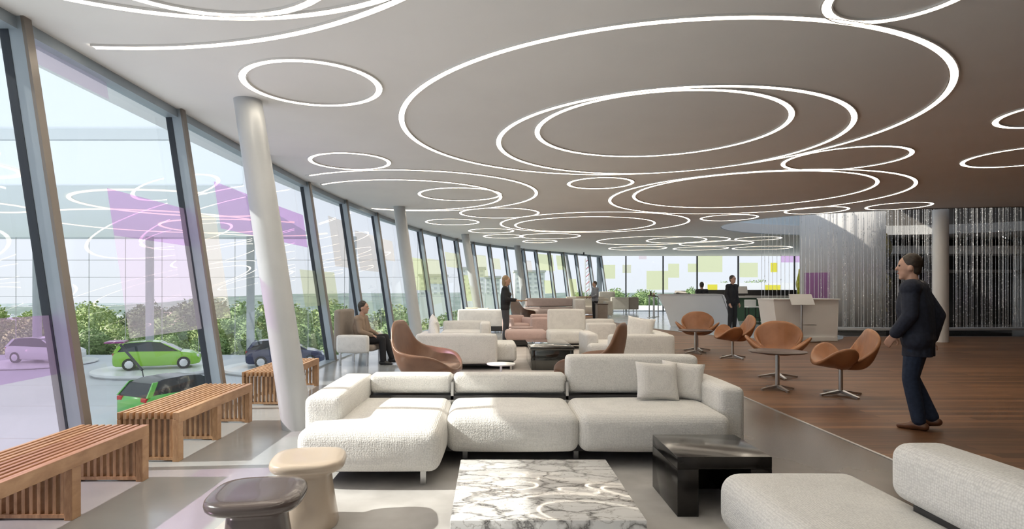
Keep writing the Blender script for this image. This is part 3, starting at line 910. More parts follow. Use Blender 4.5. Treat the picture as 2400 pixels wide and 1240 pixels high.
soft('modular_sofa', 'white low sofa with square arm behind the large leaning pillow', 'sofa', (0, 0, .014), 0, [
    ('seat_cushion', (-1.15, -.1, 13.6, 14.4, .12, .42), WF, .07), ('back_rest', (-1.15, -.02, 14.4, 14.6, .12, .62), WF), ('armrest', (-.24, .0, 13.55, 14.4, .12, .62), WF)],
    [(-1.1, 13.7), (-.1, 13.7), (-1.1, 14.5), (-.1, 14.5)])
soft('modular_sofa', 'white sofa with one tall back section beyond the smoked mirror table', 'sofa', (0, 0, .014), 0, [
    ('seat_cushion', (1.34, 2.24, 13.7, 14.6, .14, .42), W, .08), ('back_rest', (1.40, 2.3, 14.5, 14.75, .36, .90), WF), ('seat_cushion', (2.25, 3.0, 13.9, 14.6, .14, .42), W, .08),
    ('armrest', (2.22, 2.9, 13.75, 13.98, .14, .60), WF), ('back_rest', (2.3, 3.0, 14.5, 14.7, .3, .66), WF), ('frame', (1.4, 2.95, 14.0, 14.6, .08, .138), 'dark_metal', .01)],
    [(1.4, 13.8), (2.9, 13.85), (1.4, 14.6), (2.9, 14.6)])
soft('modular_sofa', 'white sofa turned away behind the tall sectional back, pillow on top', 'sofa', (0, 0, .014), 0, [
    ('back_rest', (2.02, 3.12, 10.1, 10.34, .12, .61), W), ('seat_cushion', (1.7, 2.9, 10.35, 11.3, .12, .44), W, .07), ('armrest', (2.88, 3.12, 10.35, 11.4, .12, .62), W), ('armrest', (1.68, 1.9, 10.5, 11.4, .12, .60), WF)],
    [(1.75, 10.3), (3.05, 10.3), (1.75, 11.3), (3.05, 11.3)])
pillow('white back pillow leaning on the sofa left of the farther tan chairs', (2.68, 10.75, .68), (-.3, .12, -.5), (.50, .17, .44), WF, 'large white back pillows')
# smoked mirror coffee table
t = thing('mirror_table', 'smoked mirror coffee table between the two turned-away white sofas', 'table', (0, 0, .014))
obj('tabletop', rbox(.68, 1.43, 10.2, 11.75, .345, .40, .006, nb=2, ni=1), 'mirror_dark', t, angle=25)
obj('side_panel', rbox(.70, .76, 10.22, 11.73, .0, .345, .004, nb=1, ni=1), 'mirror_dark', t, angle=25)
obj('side_panel', rbox(1.36, 1.42, 10.22, 11.73, .0, .345, .004, nb=1, ni=1), 'mirror_dark', t, angle=25)
obj('front_panel', rbox(.76, 1.36, 10.215, 10.26, .0, .345, .004, nb=1, ni=1), 'mirror_dark', t, angle=25)
def round_table(label, loc, r, h, mt, foot=True):
    t = thing('round_side_table', label, 'table', loc)
    obj('tabletop', lathe([(.001, h - .02), (r * .96, h - .02), (r, h - .008), (r * .99, h), (.001, h)], n=40), mt, t, angle=60)
    obj('pedestal', tube((0, 0, .01), (0, 0, h - .018), .018), mt, t)
    obj('base', lathe([(.001, 0), (r * .6, 0), (r * .6, .008), (.02, .014), (.001, .014)], n=32), mt, t, angle=60)
round_table('small low white round table behind the sectional sofa', (.155, 8.95, 0), .215, .29, 'solid_white')
round_table('pink round side table beside the standing woman', (.78, 15.5, .014), .33, .41, 'pink_fab')
soft('daybed', 'dusty pink low daybed in front of the pink round table', 'daybed', (0, 0, .014), 0, [
    ('mattress', (.36, 1.36, 14.3, 15.1, .16, .385), 'pink_fab', .07), ('base', (.45, 1.3, 14.4, 15.05, .06, .16), 'dark_metal', .01)], [(.5, 14.45), (1.25, 14.45), (.5, 15.0), (1.25, 15.0)], legtop=.07)
soft('tub_chair', 'dusty pink tub chair left of the pink round table', 'chair', (.78, 17.3, 0), .4, [
    ('back_rest', (-.34, .34, .22, .36, .15, .64), 'pink_fab', .06), ('seat_cushion', (-.26, .26, -.3, .24, .15, .42), 'pink_fab', .06), ('armrest', (-.36, -.24, -.3, .3, .15, .58), 'pink_fab', .05), ('armrest', (.24, .36, -.3, .3, .15, .58), 'pink_fab', .05)],
    [(-.25, -.2), (.25, -.2), (-.25, .25), (.25, .25)], legtop=.16)
soft('modular_sofa', 'pink low sofa block right of the pink round table', 'sofa', (0, 0, .0), 0, [
    ('seat_cushion', (1.15, 2.3, 16.4, 17.2, .14, .42), 'pink_fab', .07), ('back_rest', (1.15, 2.3, 17.1, 17.35, .14, .68), 'pink_fab'), ('armrest', (1.1, 1.66, 16.2, 16.42, .14, .62), 'pink_fab', .06)],
    [(1.2, 16.3), (2.2, 16.5), (1.2, 17.2), (2.2, 17.2)], legtop=.15)
soft('modular_sofa', 'white sofa seen from behind with dark base, left of the woman', 'sofa', (0, 0, 0), 0, [
    ('back_rest', (-1.05, .45, 19.0, 19.25, .22, .76), WF), ('seat_cushion', (-1.0, .4, 19.25, 20.1, .2, .45), WF, .07), ('frame', (-1.0, .42, 19.05, 20.0, .06, .215), 'dark_metal', .01)],
    [(-.9, 19.1), (.35, 19.1), (-.9, 19.9), (.35, 19.9)], legtop=.07)
pillow('small white pillow on the sofa back left of the woman', (-.62, 20.0, .60), (-.3, 0, .2), (.45, .15, .42), WF, 'small white far pillows')
pillow('small white pillow beside another, nearer the woman', (-.28, 20.0, .59), (-.3, 0, -.2), (.42, .15, .40), WF, 'small white far pillows')
soft('modular_sofa', 'long mauve sofa with ledge back far behind the pink seats', 'sofa', (0, 0, 0), 0, [
    ('seat_cushion', (1.35, 3.2, 24.6, 25.5, .20, .56), 'lilac_fab', .09), ('back_rest', (1.5, 3.5, 25.5, 25.75, .66, 1.02), 'lilac_fab', .06), ('back_panel', (1.45, 3.5, 25.45, 25.8, .2, .64), 'lilac_fab', .04), ('armrest', (3.5, 3.95, 24.9, 25.75, .35, .98), WF, .05), ('base', (1.45, 3.3, 24.75, 25.4, .05, .2), 'dark_metal', .01)],
    [(1.5, 24.7), (3.1, 24.7), (1.5, 25.5), (3.1, 25.5)], legtop=.08)
soft('sideboard', 'brown sideboard block in front of the man by the far sofas', 'cabinet', (0, 0, 0), 0, [
    ('body', (4.66, 5.10, 26.0, 26.6, .06, .74), 'grey_fab', .015), ('plinth', (4.70, 5.06, 26.05, 26.55, 0, .06), 'dark_metal', .005), ('top', (4.64, 5.12, 25.98, 26.62, .74, .77), 'brown_top', .006)])
soft('club_chair', 'pale club chair end right of the brown sideboard', 'chair', (0, 0, 0), 0, [
    ('armrest', (5.70, 6.06, 29.6, 30.4, .1, .80), 'beige_fab', .04), ('seat_cushion', (5.2, 5.72, 29.6, 30.3, .1, .48), 'beige_fab', .05), ('back_rest', (5.2, 6.0, 30.3, 30.5, .1, .95), 'beige_fab', .05)], [(5.3, 29.7), (6, 29.7), (5.3, 30.4), (6, 30.4)], legtop=.11)
soft('modular_sofa', 'beige sofa end block at the far glass, wider of a pair', 'sofa', (0, 0, 0), 0, [
    ('back_rest', (7.0, 8.0, 34.6, 34.9, .22, .93), 'beige_fab', .03), ('seat_cushion', (7.0, 8.0, 34.9, 35.6, .2, .5), 'beige_fab', .05)], [(7.1, 34.7), (7.9, 34.7), (7.1, 35.5), (7.9, 35.5)], legtop=.22)
soft('modular_sofa', 'beige sofa end block at the far glass, narrower of a pair', 'sofa', (0, 0, 0), 0, [
    ('back_rest', (8.02, 8.65, 34.9, 35.2, .22, .93), 'grey_fab', .03), ('seat_cushion', (8.02, 8.65, 35.2, 35.9, .2, .5), 'grey_fab', .05)], [(8.1, 35), (8.55, 35), (8.1, 35.8), (8.55, 35.8)], legtop=.22)
soft('modular_sofa', 'long pale low sofa back far behind the mauve sofa', 'sofa', (0, 0, 0), 0, [
    ('back_rest', (4.1, 6.2, 32.3, 32.6, .1, 1.0), 'beige_fab', .04), ('seat_cushion', (4.1, 6.2, 31.5, 32.3, .1, .5), 'beige_fab', .05)], [(4.2, 31.6), (6.1, 31.6), (4.2, 32.5), (6.1, 32.5)])
soft('high_back_chair', 'high beige chair back against the far corner glass', 'chair', (0, 0, 0), 0, [
    ('back_rest', (6.55, 7.5, 36.0, 36.2, .5, 1.25), 'beige_fab', .03), ('seat_cushion', (6.55, 7.5, 36.2, 36.8, .4, .65), 'beige_fab', .04)], [(6.6, 36.1), (7.4, 36.1), (6.6, 36.7), (7.4, 36.7)], legtop=.5)

def high_table(label, loc, h, r):
    t = thing('bar_table', label, 'table', loc)
    obj('tabletop', lathe([(.001, h - .05), (r, h - .05), (r, h), (.001, h)], n=32), 'brown_top', t, angle=60)
    for dx in (-.12, .12): obj('leg', tube((dx, 0, .02), (dx, 0, h - .05), .03), 'metal', t)
    obj('base', lathe([(.001, 0), (r * 1.1, 0), (r * 1.1, .02), (.001, .02)], n=32), 'metal', t, angle=60)
high_table('tall two-legged bar table left of the white bar counter', (7.9, 29.3, .012), 1.09, .20)
high_table('tall bar table tucked behind the white bar counter corner', (8.35, 30.2, .012), 1.05, .16)
def vase(label, loc, r, h, mt):
    o = obj('small_vase', lathe([(.001, 0), (r * .7, 0), (r, h * .4), (r * .5, h * .75), (r * .6, h), (.001, h)], n=16), mt); o.location = loc; tag(o, label, 'vase')
vase('small dark vase on the left tall bar table', (7.85, 29.3, 1.105), .06, .2, 'dark_lacq')
vase('small beige pot on the left tall bar table', (8.0, 29.3, 1.105), .07, .14, 'beige_lacq')

# ------------------------------------------------------------------ bar counters
t = thing('bar_counter', 'angular white bar counter with slanted ends behind the tan chairs', 'counter', (0, 0, .012))
obj('body', hexa([(6.72, 22.3, 0), (9.05, 22.3, 0), (9.3, 23.3, 0), (7.1, 23.3, 0), (6.28, 22.1, 1.17), (8.55, 22.1, 1.17), (8.75, 23.3, 1.17), (6.5, 23.3, 1.17)]), 'solid_white', t, smooth=False)
obj('countertop', hexa([(6.25, 22.08, 1.171), (8.58, 22.08, 1.171), (8.8, 23.35, 1.171), (6.48, 23.35, 1.171), (6.25, 22.08, 1.21), (8.58, 22.08, 1.21), (8.8, 23.35, 1.21), (6.48, 23.35, 1.21)]), 'screen_grey', t, smooth=False)
obj('end_panel', hexa([(9.06, 22.28, 0), (9.3, 22.28, 0), (9.5, 23.3, 0), (9.31, 23.3, 0), (8.56, 22.08, 1.171), (8.84, 22.08, 1.171), (9.0, 23.3, 1.171), (8.76, 23.3, 1.171)]), 'solid_white', t, smooth=False)
t = thing('reception_counter', 'white counter block left of the bead curtain', 'counter', (0, 0, .012))
obj('body', hexa([(7.75, 16.1, .1), (9.35, 16.1, .1), (9.35, 17.0, .1), (7.75, 17.0, .1), (7.60, 16.05, 1.10), (9.35, 16.05, 1.10), (9.35, 17.0, 1.10), (7.6, 17.0, 1.10)]), 'solid_white', t, smooth=False)
obj('plinth', box(7.8, 9.33, 16.06, 16.95, 0, .1), 'solid_white', t, smooth=False)
obj('countertop', box(7.58, 9.37, 16.0, 17.02, 1.102, 1.135), 'solid_white', t, smooth=False)
t = thing('info_stand', 'light grey tilted screen on a thin post before the white counter', 'stand', (8.2, 15.75, .012))
obj('screen', hexa([(-.31, -.12, .98), (.29, -.12, .98), (.29, -.08, .98), (-.31, -.08, .98), (-.28, .10, 1.26), (.31, .10, 1.26), (.31, .14, 1.26), (-.28, .14, 1.26)]), 'screen_grey', t, smooth=False)
obj('post', tube((0, 0, .02), (0, 0, 1.05), .024), 'metal', t)
obj('shelf', box(0, .36, -.06, .08, .44, .455), 'metal', t, smooth=False)
obj('base', box(-.05, .42, -.14, .16, 0, .02), 'metal', t, smooth=False)
t = thing('back_bar', 'long dark back bar with white top behind the standing bar figures', 'counter', (0, 0, .012))
obj('body', box(9.9, 14.6, 26.2, 27.0, 0, 1.02), 'greenglass', t, smooth=False)
obj('countertop', box(9.7, 14.8, 26.0, 27.1, 1.02, 1.10), 'screen_grey', t, smooth=False)
obj('upstand', box(9.7, 14.8, 27.0, 27.1, 1.1, 1.36), 'dark_metal', t, smooth=False)
def bar_stool(label, loc, grp):
    t = thing('bar_stool', label, 'stool', loc, 0, grp)
    obj('seat', rbox(-.25, .25, -.2, .2, .62, .68, .02), 'solid_white', t)
    obj('backrest', rbox(-.25, .25, .17, .21, .68, .95, .02), 'solid_white', t)
    for x in (-.22, .22):
        for y in (-.17, .17): obj('leg', box(x - .015, x + .015, y - .015, y + .015, 0, .62), 'dark_metal', t, smooth=False)
    obj('stretcher', box(-.22, .22, -.18, -.16, .2, .23), 'dark_metal', t, smooth=False)
for i, lab in enumerate(['white-seated dark-framed stool at the back bar, nearest the standing waiter', 'white-seated dark-framed stool at the back bar, middle one', 'white-seated dark-framed stool at the back bar, behind the hanging strands']):
    bar_stool(lab, (10.9 + i * .85, 24.9, .012), 'stools at the back bar')
t = thing('laptop', 'dark open laptop lying on the white bar counter', 'laptop', (7.2, 22.55, 1.225))
obj('base', hexa([(-.25, -.15, 0), (.3, -.15, 0), (.3, .15, 0), (-.25, .15, 0), (-.25, -.15, .02), (.3, -.15, .02), (.3, .15, .02), (-.25, .15, .02)]), 'screen_black', t, smooth=False)
obj('screen', hexa([(-.22, .15, .02), (.27, .15, .02), (.27, .17, .02), (-.22, .17, .02), (-.14, .30, .12), (.22, .30, .12), (.22, .32, .12), (-.14, .32, .12)]), 'screen_black', t, smooth=False)
t = thing('till_screen', 'grey till screen behind the bar right of the dark figure', 'screen', (11.1, 26.5, 1.112))
obj('panel', hexa([(-.25, -.02, .1), (.3, -.02, .1), (.3, .02, .1), (-.25, .02, .1), (-.22, .06, .42), (.3, .06, .42), (.3, .1, .42), (-.22, .1, .42)]), 'screen_grey', t, smooth=False)
obj('foot', box(-.1, .15, -.08, .12, 0, .1), 'dark_metal', t, smooth=False)

# ------------------------------------------------------------------ bead curtain
path = catmull([(18.6, 18.35), (15, 18.1), (12.6, 18.05), (11.3, 18.2), (10.4, 18.7)], 60)
ps = np.concatenate([[0], np.cumsum(np.linalg.norm(np.diff(path, axis=0), axis=1))])
cur = MB()
def strand(x, y, z0, z1, step, rb, rt):
    cur.add(tube((x, y, z0), (x, y, z1), rt, n=4, cap=False))
    z = z0 + random.random() * step
    while z < z1:
        r = rb * random.choice((.5, .7, 1, 1, 1.5)); h = r * random.choice((1.2, 2.2, 3.5))
        a = random.random() * PI
        p = [(x + r * math.cos(a + k * PI / 2), y + r * math.sin(a + k * PI / 2), z) for k in range(4)] + [(x, y, z - h), (x, y, z + h)]
        cur.add((p, [(0, 1, 5), (1, 2, 5), (2, 3, 5), (3, 0, 5), (1, 0, 4), (2, 1, 4), (3, 2, 4), (0, 3, 4)]))
        z += step * random.uniform(.4, 1.6)
s = 0.
while s < ps[-1]:
    x, y = np.interp(s, ps, path[:, 0]), np.interp(s, ps, path[:, 1])
    if x < 17.2:
        strand(x, y + random.uniform(-.05, .25), .20, 4.9, .11, .0085, .0035)
    s += random.uniform(.015, .06)
o = obj('bead_curtain', cur, 'bead', smooth=False)
tag(o, 'glittering curtain of hanging crystal bead strands around the atrium at right', 'bead curtain', kind='stuff')
cur = MB()
for k in range(15):
    x = 9.15 + k * .095 + random.uniform(-.02, .02); y = 20.2 - (k * .08)
    strand(x, y, .25, 4.9, .16, .010, .007)
o = obj('bead_curtain', cur, 'bead', smooth=False)
tag(o, 'sparse see-through hanging strands left of the dense bead curtain', 'bead curtain', kind='stuff')
rl = loft([[(x, y - .12, .16), (x, y + .3, .16), (x, y + .3, .225), (x, y - .12, .225)] for x, y in path[::6]])
o = obj('curtain_rail', rl, 'screen_grey', smooth=False); tag(o, 'pale rail along the foot of the bead curtain', 'rail')
g = [(10.45, 20.2), (10.9, 19.7), (11.6, 19.4), (12.4, 19.35), (12.9, 19.5)]
gp = catmull(g, 10)
o = obj('glass_screen', loft([[(x, y, z) for x, y in gp] for z in (.03, 4.6)], closed=False, cap=False), 'frost')
solidify(o, .02)
tag(o, 'curved frosted glass screen behind the left part of the bead curtain', 'screen')
c2 = obj('tinted_panel', loft([[(x, y - .04, z) for x, y in gp[2:14]] for z in (.95, 1.95)], closed=False, cap=False), 'purple', o); c2['label'] = 'purple tinted lower panel'
def moss_col(label, loc, r, z0, z1, mt):
    t = thing('plant_column', label, 'plant', loc)
    V, F_ = lathe([(r * (1 + .25 * math.sin(z * 5)) * (.3 if z in (z0,) else 1), z) for z in np.linspace(z0, z1, 24)], n=24)
    V = [(x + .12 * r * noise.noise((x * 6, y * 6, z * 3)), y + .12 * r * noise.noise((x * 6 + 9, y * 6, z * 3)), z) for x, y, z in V]
    obj('foliage', (V, F_), mt, t, angle=180)
    obj('core', tube((0, 0, 0), (0, 0, z0 + .2), r * .4), 'dark_metal', t)
moss_col('tall olive planted column glimmering behind the bead curtain', (13.35, 20.8, .02), .42, .5, 3.3, 'moss')
moss_col('slim lime-green planted column behind the sparse strands', (12.65, 24.2, .02), .2, .9, 2.2, 'lime_moss')

# ------------------------------------------------------------------ people
def hand(mb, wrist, d, up, side, s=1., curl=.5):
    """palm, four fingers and a thumb; d points from wrist to fingertips, up is the back of the hand, side = +1/-1 thumb side"""
    d = Vector(d).normalized(); up = Vector(up); up = (up - d * up.dot(d)).normalized(); lat = d.cross(up) * side
    w = Vector(wrist)
    for k in (-.026, -.009, .009, .026):
        mb.add(capsule(w + d * .012 * s + lat * k * .7 * s, w + d * .085 * s + lat * k * s, .015 * s, .012 * s, 8, 3))
    for k, L in ((.030, .072), (.011, .080), (-.009, .075), (-.028, .058)):
        b0 = w + d * .088 * s + lat * k * s
        d1 = (d - up * curl * .5).normalized(); d2 = (d - up * curl * 1.5).normalized(); d3 = (d * .6 - up * curl * 2.2).normalized()
        b1 = b0 + d1 * L * .45 * s; b2 = b1 + d2 * L * .32 * s; b3 = b2 + d3 * L * .23 * s
        mb.add(capsule(b0, b1, .0095 * s, .009 * s, 8, 3)); mb.add(capsule(b1, b2, .009 * s, .0082 * s, 8, 3)); mb.add(capsule(b2, b3, .0082 * s, .0075 * s, 8, 3))
    t0 = w + d * .03 * s + lat * .028 * s; t1 = t0 + (d * .5 + lat * .7 - up * .2).normalized() * .042 * s; t2 = t1 + (d * .9 + lat * .25 - up * .35).normalized() * .034 * s
    mb.add(capsule(t0, t1, .0125 * s, .0105 * s, 8, 3)); mb.add(capsule(t1, t2, .0105 * s, .009 * s, 8, 3))

def person(label, loc, rz, P, top, bottom, hair, shoe, vox=.011, hair_long=False, jacket=False, scale=1., female=False, head_turn=0., held=None):
    """P: joint dict in local metres, figure faces +X"""
    t = thing('person', label, 'person', loc, rz); t.scale = (scale,) * 3
    V = lambda k: Vector(P[k])
    body = MB()
    pel, ch, nk, hd = V('pelvis'), V('chest'), V('neck'), V('head')
    sh = .155 if female else .19; hp = .09
    lean = (ch - pel).normalized()
    SL, SR = V('shl') if 'shl' in P else nk + Vector((0, sh, -.055)), V('shr') if 'shr' in P else nk + Vector((0, -sh, -.055))
    HL, HR = pel + Vector((0, hp, -.03)), pel + Vector((0, -hp, -.03))
    def trunk(mb, g):
        mb.add(capsule(HL, HR, .105 + g, .105 + g))
        for sgn in (1, -1):
            mb.add(capsule(pel + Vector((0, .06 * sgn, .03)), ch + Vector((0, .085 * sgn, -.02)), .105 + g, .115 + g))
            mb.add(capsule(ch + Vector((0, .085 * sgn, 0)), nk + Vector((0, .09 * sgn, -.09)), .115 + g, .085 + g))
        mb.add(capsule(SL, SR, .062 + g, .062 + g)); mb.add(capsule(nk + Vector((0, .08, -.05)), nk + Vector((0, -.08, -.05)), .06 + g))
        if female:
            for sgn in (1, -1): mb.add(ellipsoid(ch + Vector((.085, .07 * sgn, .03)), (.07, .065, .065)))
    trunk(body, 0)
    body.add(capsule(nk + Vector((0, 0, -.06)), hd + Vector((-.015, 0, -.05)), .058, .052))
    R = Matrix.Rotation(head_turn, 3, 'Z')
    hb = MB()
    hb.add(ellipsoid((0, 0, .012), (.098, .076, .112))); hb.add(ellipsoid((.03, 0, -.055), (.062, .055, .07)))
    hb.add(capsule((.085, 0, .02), (.108, 0, -.018), .011, .016)); hb.add(ellipsoid((.078, 0, -.06), (.018, .026, .012))); hb.add(ellipsoid((.066, 0, -.105), (.025, .028, .02)))
    for sgn in (1, -1): hb.add(ellipsoid((-.005, .078 * sgn, -.01), (.022, .012, .032))); hb.add(ellipsoid((.078, .03 * sgn, .036), (.016, .026, .008)))
    body.add(([hd + R @ Vector(p) for p in hb.v], hb.f))
    def limbs(mb, g, arm=True, leg=True, armend=1., legend=1.):
        if arm:
            for S, e, w in ((SL, 'el', 'wl'), (SR, 'er', 'wr')):
                mb.add(capsule(S, V(e), .052 + g, .042 + g)); mb.add(capsule(V(e), V(e) + (V(w) - V(e)) * armend, .041 + g, .029 + g * 1.1))
        if leg:
            for H, k, a in ((HL, 'kl', 'al'), (HR, 'kr', 'ar')):
                mb.add(capsule(H, V(k), .088 + g, .058 + g)); mb.add(capsule(V(k), V(k) + (V(a) - V(k)) * .4, .058 + g, .056 + g)); mb.add(capsule(V(k) + (V(a) - V(k)) * .4, V(k) + (V(a) - V(k)) * legend, .056 + g, .038 + g * 1.6))
    limbs(body, 0)
    for w, e, sd in (('wl', 'el', -1), ('wr', 'er', 1)):
        d = (V(w) - V(e)).normalized()
        up = Vector(P.get('up' + w, (0, 1 if w == 'wl' else -1, 0)))
        hand(body, V(w), d, up, sd, 1.05, .45)
    for a in ('al', 'ar'):
        fd = Vector(P.get('f' + a, (1, 0, 0))).normalized()
        body.add(capsule(V(a) - fd * .03 + Vector((0, 0, -.045)), V(a) + fd * .13 + Vector((0, 0, -.06)), .035, .025))
    o = obj('body', body, 'skin', t); remesh(o, vox)
    # clothes
    tb = MB(); trunk(tb, .016 if not jacket else .034); limbs(tb, .014 if not jacket else .028, True, False, .93)
    if jacket:
        for sgn in (1, -1):
            tb.add(capsule(pel + Vector((.015, .07 * sgn, -.20)), pel + Vector((0, .07 * sgn, .1)), .112, .118)); tb.add(capsule(pel + Vector((-.035, .06 * sgn, -.20)), pel + Vector((-.02, .06 * sgn, .1)), .098, .11))
    o = obj('jacket' if jacket else 'shirt', tb, top, t); remesh(o, vox)
    hem = pel.z - (.20 if jacket else .11)
    for v in o.data.vertices:
        if v.co.z < hem: v.co.z = hem + (v.co.z - hem) * .06
    lb = MB(); lb.add(capsule(HL, HR, .12, .12)); lb.add(capsule(pel + Vector((0, .06, .06)), pel + Vector((0, -.06, .06)), .118))
    limbs(lb, .015, False, True, 1., .985)
    o = obj('trousers', lb, bottom, t); remesh(o, vox)
    # hair
    hm = MB(); hm.add(ellipsoid((-.022, 0, .042), (.098, .086, .104)))
    if hair_long: hm.add(ellipsoid((-.06, 0, -.05), (.06, .084, .13))); hm.add(capsule((-.06, .05, -.05), (-.055, .055, -.17), .04, .03)); hm.add(capsule((-.06, -.05, -.05), (-.055, -.055, -.17), .04, .03))
    else: hm.add(ellipsoid((-.05, 0, -.02), (.055, .074, .07)))
    hm.v = [tuple(hd + R @ Vector(p)) for p in hm.v]
    o = obj('hair', hm, hair, t); remesh(o, min(vox, .009))
    for sgn in (1, -1):
        ev_ = ellipsoid((.083, .031 * sgn, .018), (.012, .014, .010), 10, 6); obj('eye', ([hd + R @ Vector(p) for p in ev_[0]], ev_[1]), 'eye', t)
    lv = ellipsoid((.094, 0, -.06), (.008, .024, .008), 12, 6); obj('mouth', ([hd + R @ Vector(p) for p in lv[0]], lv[1]), 'lip', t)
    if jacket:
        cv = lathe([(.064, -.035), (.066, .0), (.062, .014), (.056, .014), (.056, -.035)], n=24)
        obj('collar', ([(p[0] + nk[0] - .008, p[1] + nk[1], p[2] + nk[2] + .01) for p in cv[0]], cv[1]), 'shirt', t)
    if jacket:
        for e, w in (('el', 'wl'), ('er', 'wr')):
            d = (V(w) - V(e)).normalized(); obj('shirt_cuff', tube(V(w) - d * .05, V(w) + d * .004, .040, .039, 20), 'shirt', t)
    for a in ('al', 'ar'):
        fd = Vector(P.get('f' + a, (1, 0, 0))).normalized(); A = V(a)
        sm = MB(); sm.add(capsule(A - fd * .045 + Vector((0, 0, -.05)), A + fd * .05 + Vector((0, 0, -.045)), .042, .044)); sm.add(capsule(A + fd * .05 + Vector((0, 0, -.055)), A + fd * .165 + Vector((0, 0, -.068)), .043, .026))
        zmin = min(A.z - .092, A.z - .09)
        sm.v = [(x, y, max(z, zmin)) for x, y, z in sm.v]
        o = obj('shoe', sm, shoe, t); remesh(o, min(vox, .008))
    return t

stand = dict(pelvis=(0, 0, .95), chest=(.01, 0, 1.24), neck=(.0, 0, 1.47), head=(.03, 0, 1.635), kl=(.03, .10, .51), kr=(.02, -.10, .51), al=(.0, .10, .09), ar=(-.01, -.10, .09),
             el=(-.03, .24, 1.13), wl=(.08, .22, .88), er=(-.03, -.24, 1.13), wr=(.08, -.22, .88))
def pose(**k):
    d = dict(stand); d.update(k); return d
# walking man, navy suit (faces -X, a little away from the camera)
person('man in navy suit and brown shoes walking left across the wood floor', (4.28, 5.98, .006), PI - .80, pose(
    pelvis=(0, 0, .93), chest=(.03, 0, 1.23), neck=(.03, 0, 1.455), head=(.075, 0, 1.615), kl=(.05, .085, .50), al=(-.02, .08, .09), kr=(.075, -.08, .50), ar=(-.10, -.085, .115), far=(.96, 0, -.22),
    el=(.02, .25, 1.14), wl=(.15, .22, .95), er=(-.12, -.25, 1.13), wr=(-.06, -.27, .88)), 'suit', 'trouser', 'hair_dark', 'shoe', .009, jacket=True, scale=1.0, head_turn=.30)
person('woman with long blond hair, black top and grey trousers standing mid-room', (.38, 15.5, .014), -.1, pose(
    el=(.03, .22, 1.14), wl=(.28, .14, 1.12), er=(.03, -.22, 1.14), wr=(.28, -.14, 1.12), upwl=(0, 0, 1), upwr=(0, 0, 1)), 'black_cloth', 'grey_cloth', 'hair_blond', 'shoe_dark', .013, hair_long=True, female=True, scale=.985)
tr = obj('serving_tray', lathe([(.001, 0), (.17, 0), (.19, .025), (.18, .025), (.165, .01), (.001, .01)], n=32), 'tray', angle=60); tr.location = (.78, 15.46, 1.095); tag(tr, 'round tan tray held out by the standing woman', 'tray')
person('man in grey shirt and black trousers standing by the far sofas', (4.72, 27.0, 0), PI + .3, pose(el=(.03, .24, 1.14), wl=(.25, .16, 1.05), er=(.03, -.24, 1.14), wr=(.25, -.16, 1.05), upwl=(0, 0, 1), upwr=(0, 0, 1)), 'lgrey_cloth', 'black_cloth', 'hair_dark', 'shoe_dark', .015, scale=1.0)
bx = obj('serving_board', rbox(-.32, .22, -.22, .22, 0, .05, .015), 'tray'); bx.location = (4.22, 26.82, 1.03); bx.rotation_euler = (0, 0, .3); tag(bx, 'tan board held in front of the man by the far sofas', 'tray')
person('person in black sitting low behind the white bar counter', (8.45, 23.9, -.08), PI / 2, pose(), 'black_cloth', 'black_cloth', 'hair_dark', 'shoe_dark', .015, scale=1.0)
person('waiter in black standing right of the white bar counter', (8.12, 20.1, .012), -PI / 2 + .5, pose(), 'black_cloth', 'black_cloth', 'hair_dark', 'shoe_dark', .013, scale=1.05)
# seated person by the window
seat_pose = pose(pelvis=(0, 0, .48), chest=(-.03, 0, .74), neck=(-.02, 0, .96), head=(.03, 0, 1.12), kl=(.45, .10, .53), kr=(.45, -.10, .50), al=(.60, .06, .12), ar=(.48, -.12, .09),
                 el=(.05, .24, .66), wl=(.26, .14, .58), er=(.05, -.24, .66), wr=(.26, -.14, .58), upwl=(0, 0, 1), upwr=(0, 0, 1))
person('person in dark clothes seated in the taupe armchair by the windows', (-2.42, 11.25, 0), -.15, seat_pose, 'tan_cloth', 'black_cloth', 'hair_dark', 'shoe_dark', .012, scale=.94)
soft('wing_armchair', 'taupe winged armchair with thin metal legs by the windows', 'chair', (-2.42, 11.25, 0), -.15, [
    ('seat_cushion', (-.30, .32, -.30, .30, .26, .37), 'grey_fab', .05), ('back_rest', (-.42, -.28, -.36, .36, .28, 1.02), 'grey_fab', .05), ('armrest', (-.34, .26, -.42, -.31, .24, .56), 'white_fab_fine', .04), ('armrest', (-.34, .26, .31, .42, .24, .56), 'white_fab_fine', .04)],
    [(-.3, -.33), (.22, -.33), (-.3, .33), (.22, .33)], legtop=.25)
soft('lounge_ottoman', 'dark footstool beside the seated person and window column', 'stool', (-1.75, 11.6, 0), .2, [('cushion', (-.26, .26, -.2, .2, .30, .42), 'grey_fab', .05)], [(-.2, -.15), (.2, -.15), (-.2, .15), (.2, .15)], legtop=.31, legm='dark_metal')

# ------------------------------------------------------------------ outside
GZ = -3.1
tp = [(-75, -6), (-2.9, -6), (-2.6, 12), (-1.0, 20), (2.5, 30), (8, 39), (14, 41), (-75, 41)]
struct('terrace_ground', prism(tp, GZ - .5, GZ), 'terrace', smooth=False)
jl = MB()
for y in (8, 13, 18, 23, 28, 33): jl.add(box(-60, -3.5, y - .03, y + .03, GZ, GZ + .004))
struct('terrace_ground_lines', jl, 'screen_grey', smooth=False)
struct('terrace_plaza', box(7.3, 60, 38.0, 57, -.5, -.15), 'plaza', smooth=False)
# building base under the facade
bs = loft([[fpt(s, -.02, -.06), fpt(s, -.02, .1), fpt(s, GZ, .3), fpt(s, GZ, .2)] for s in np.linspace(0, SLEN, 40)])
struct('wall_base', bs, 'canopy', smooth=False)

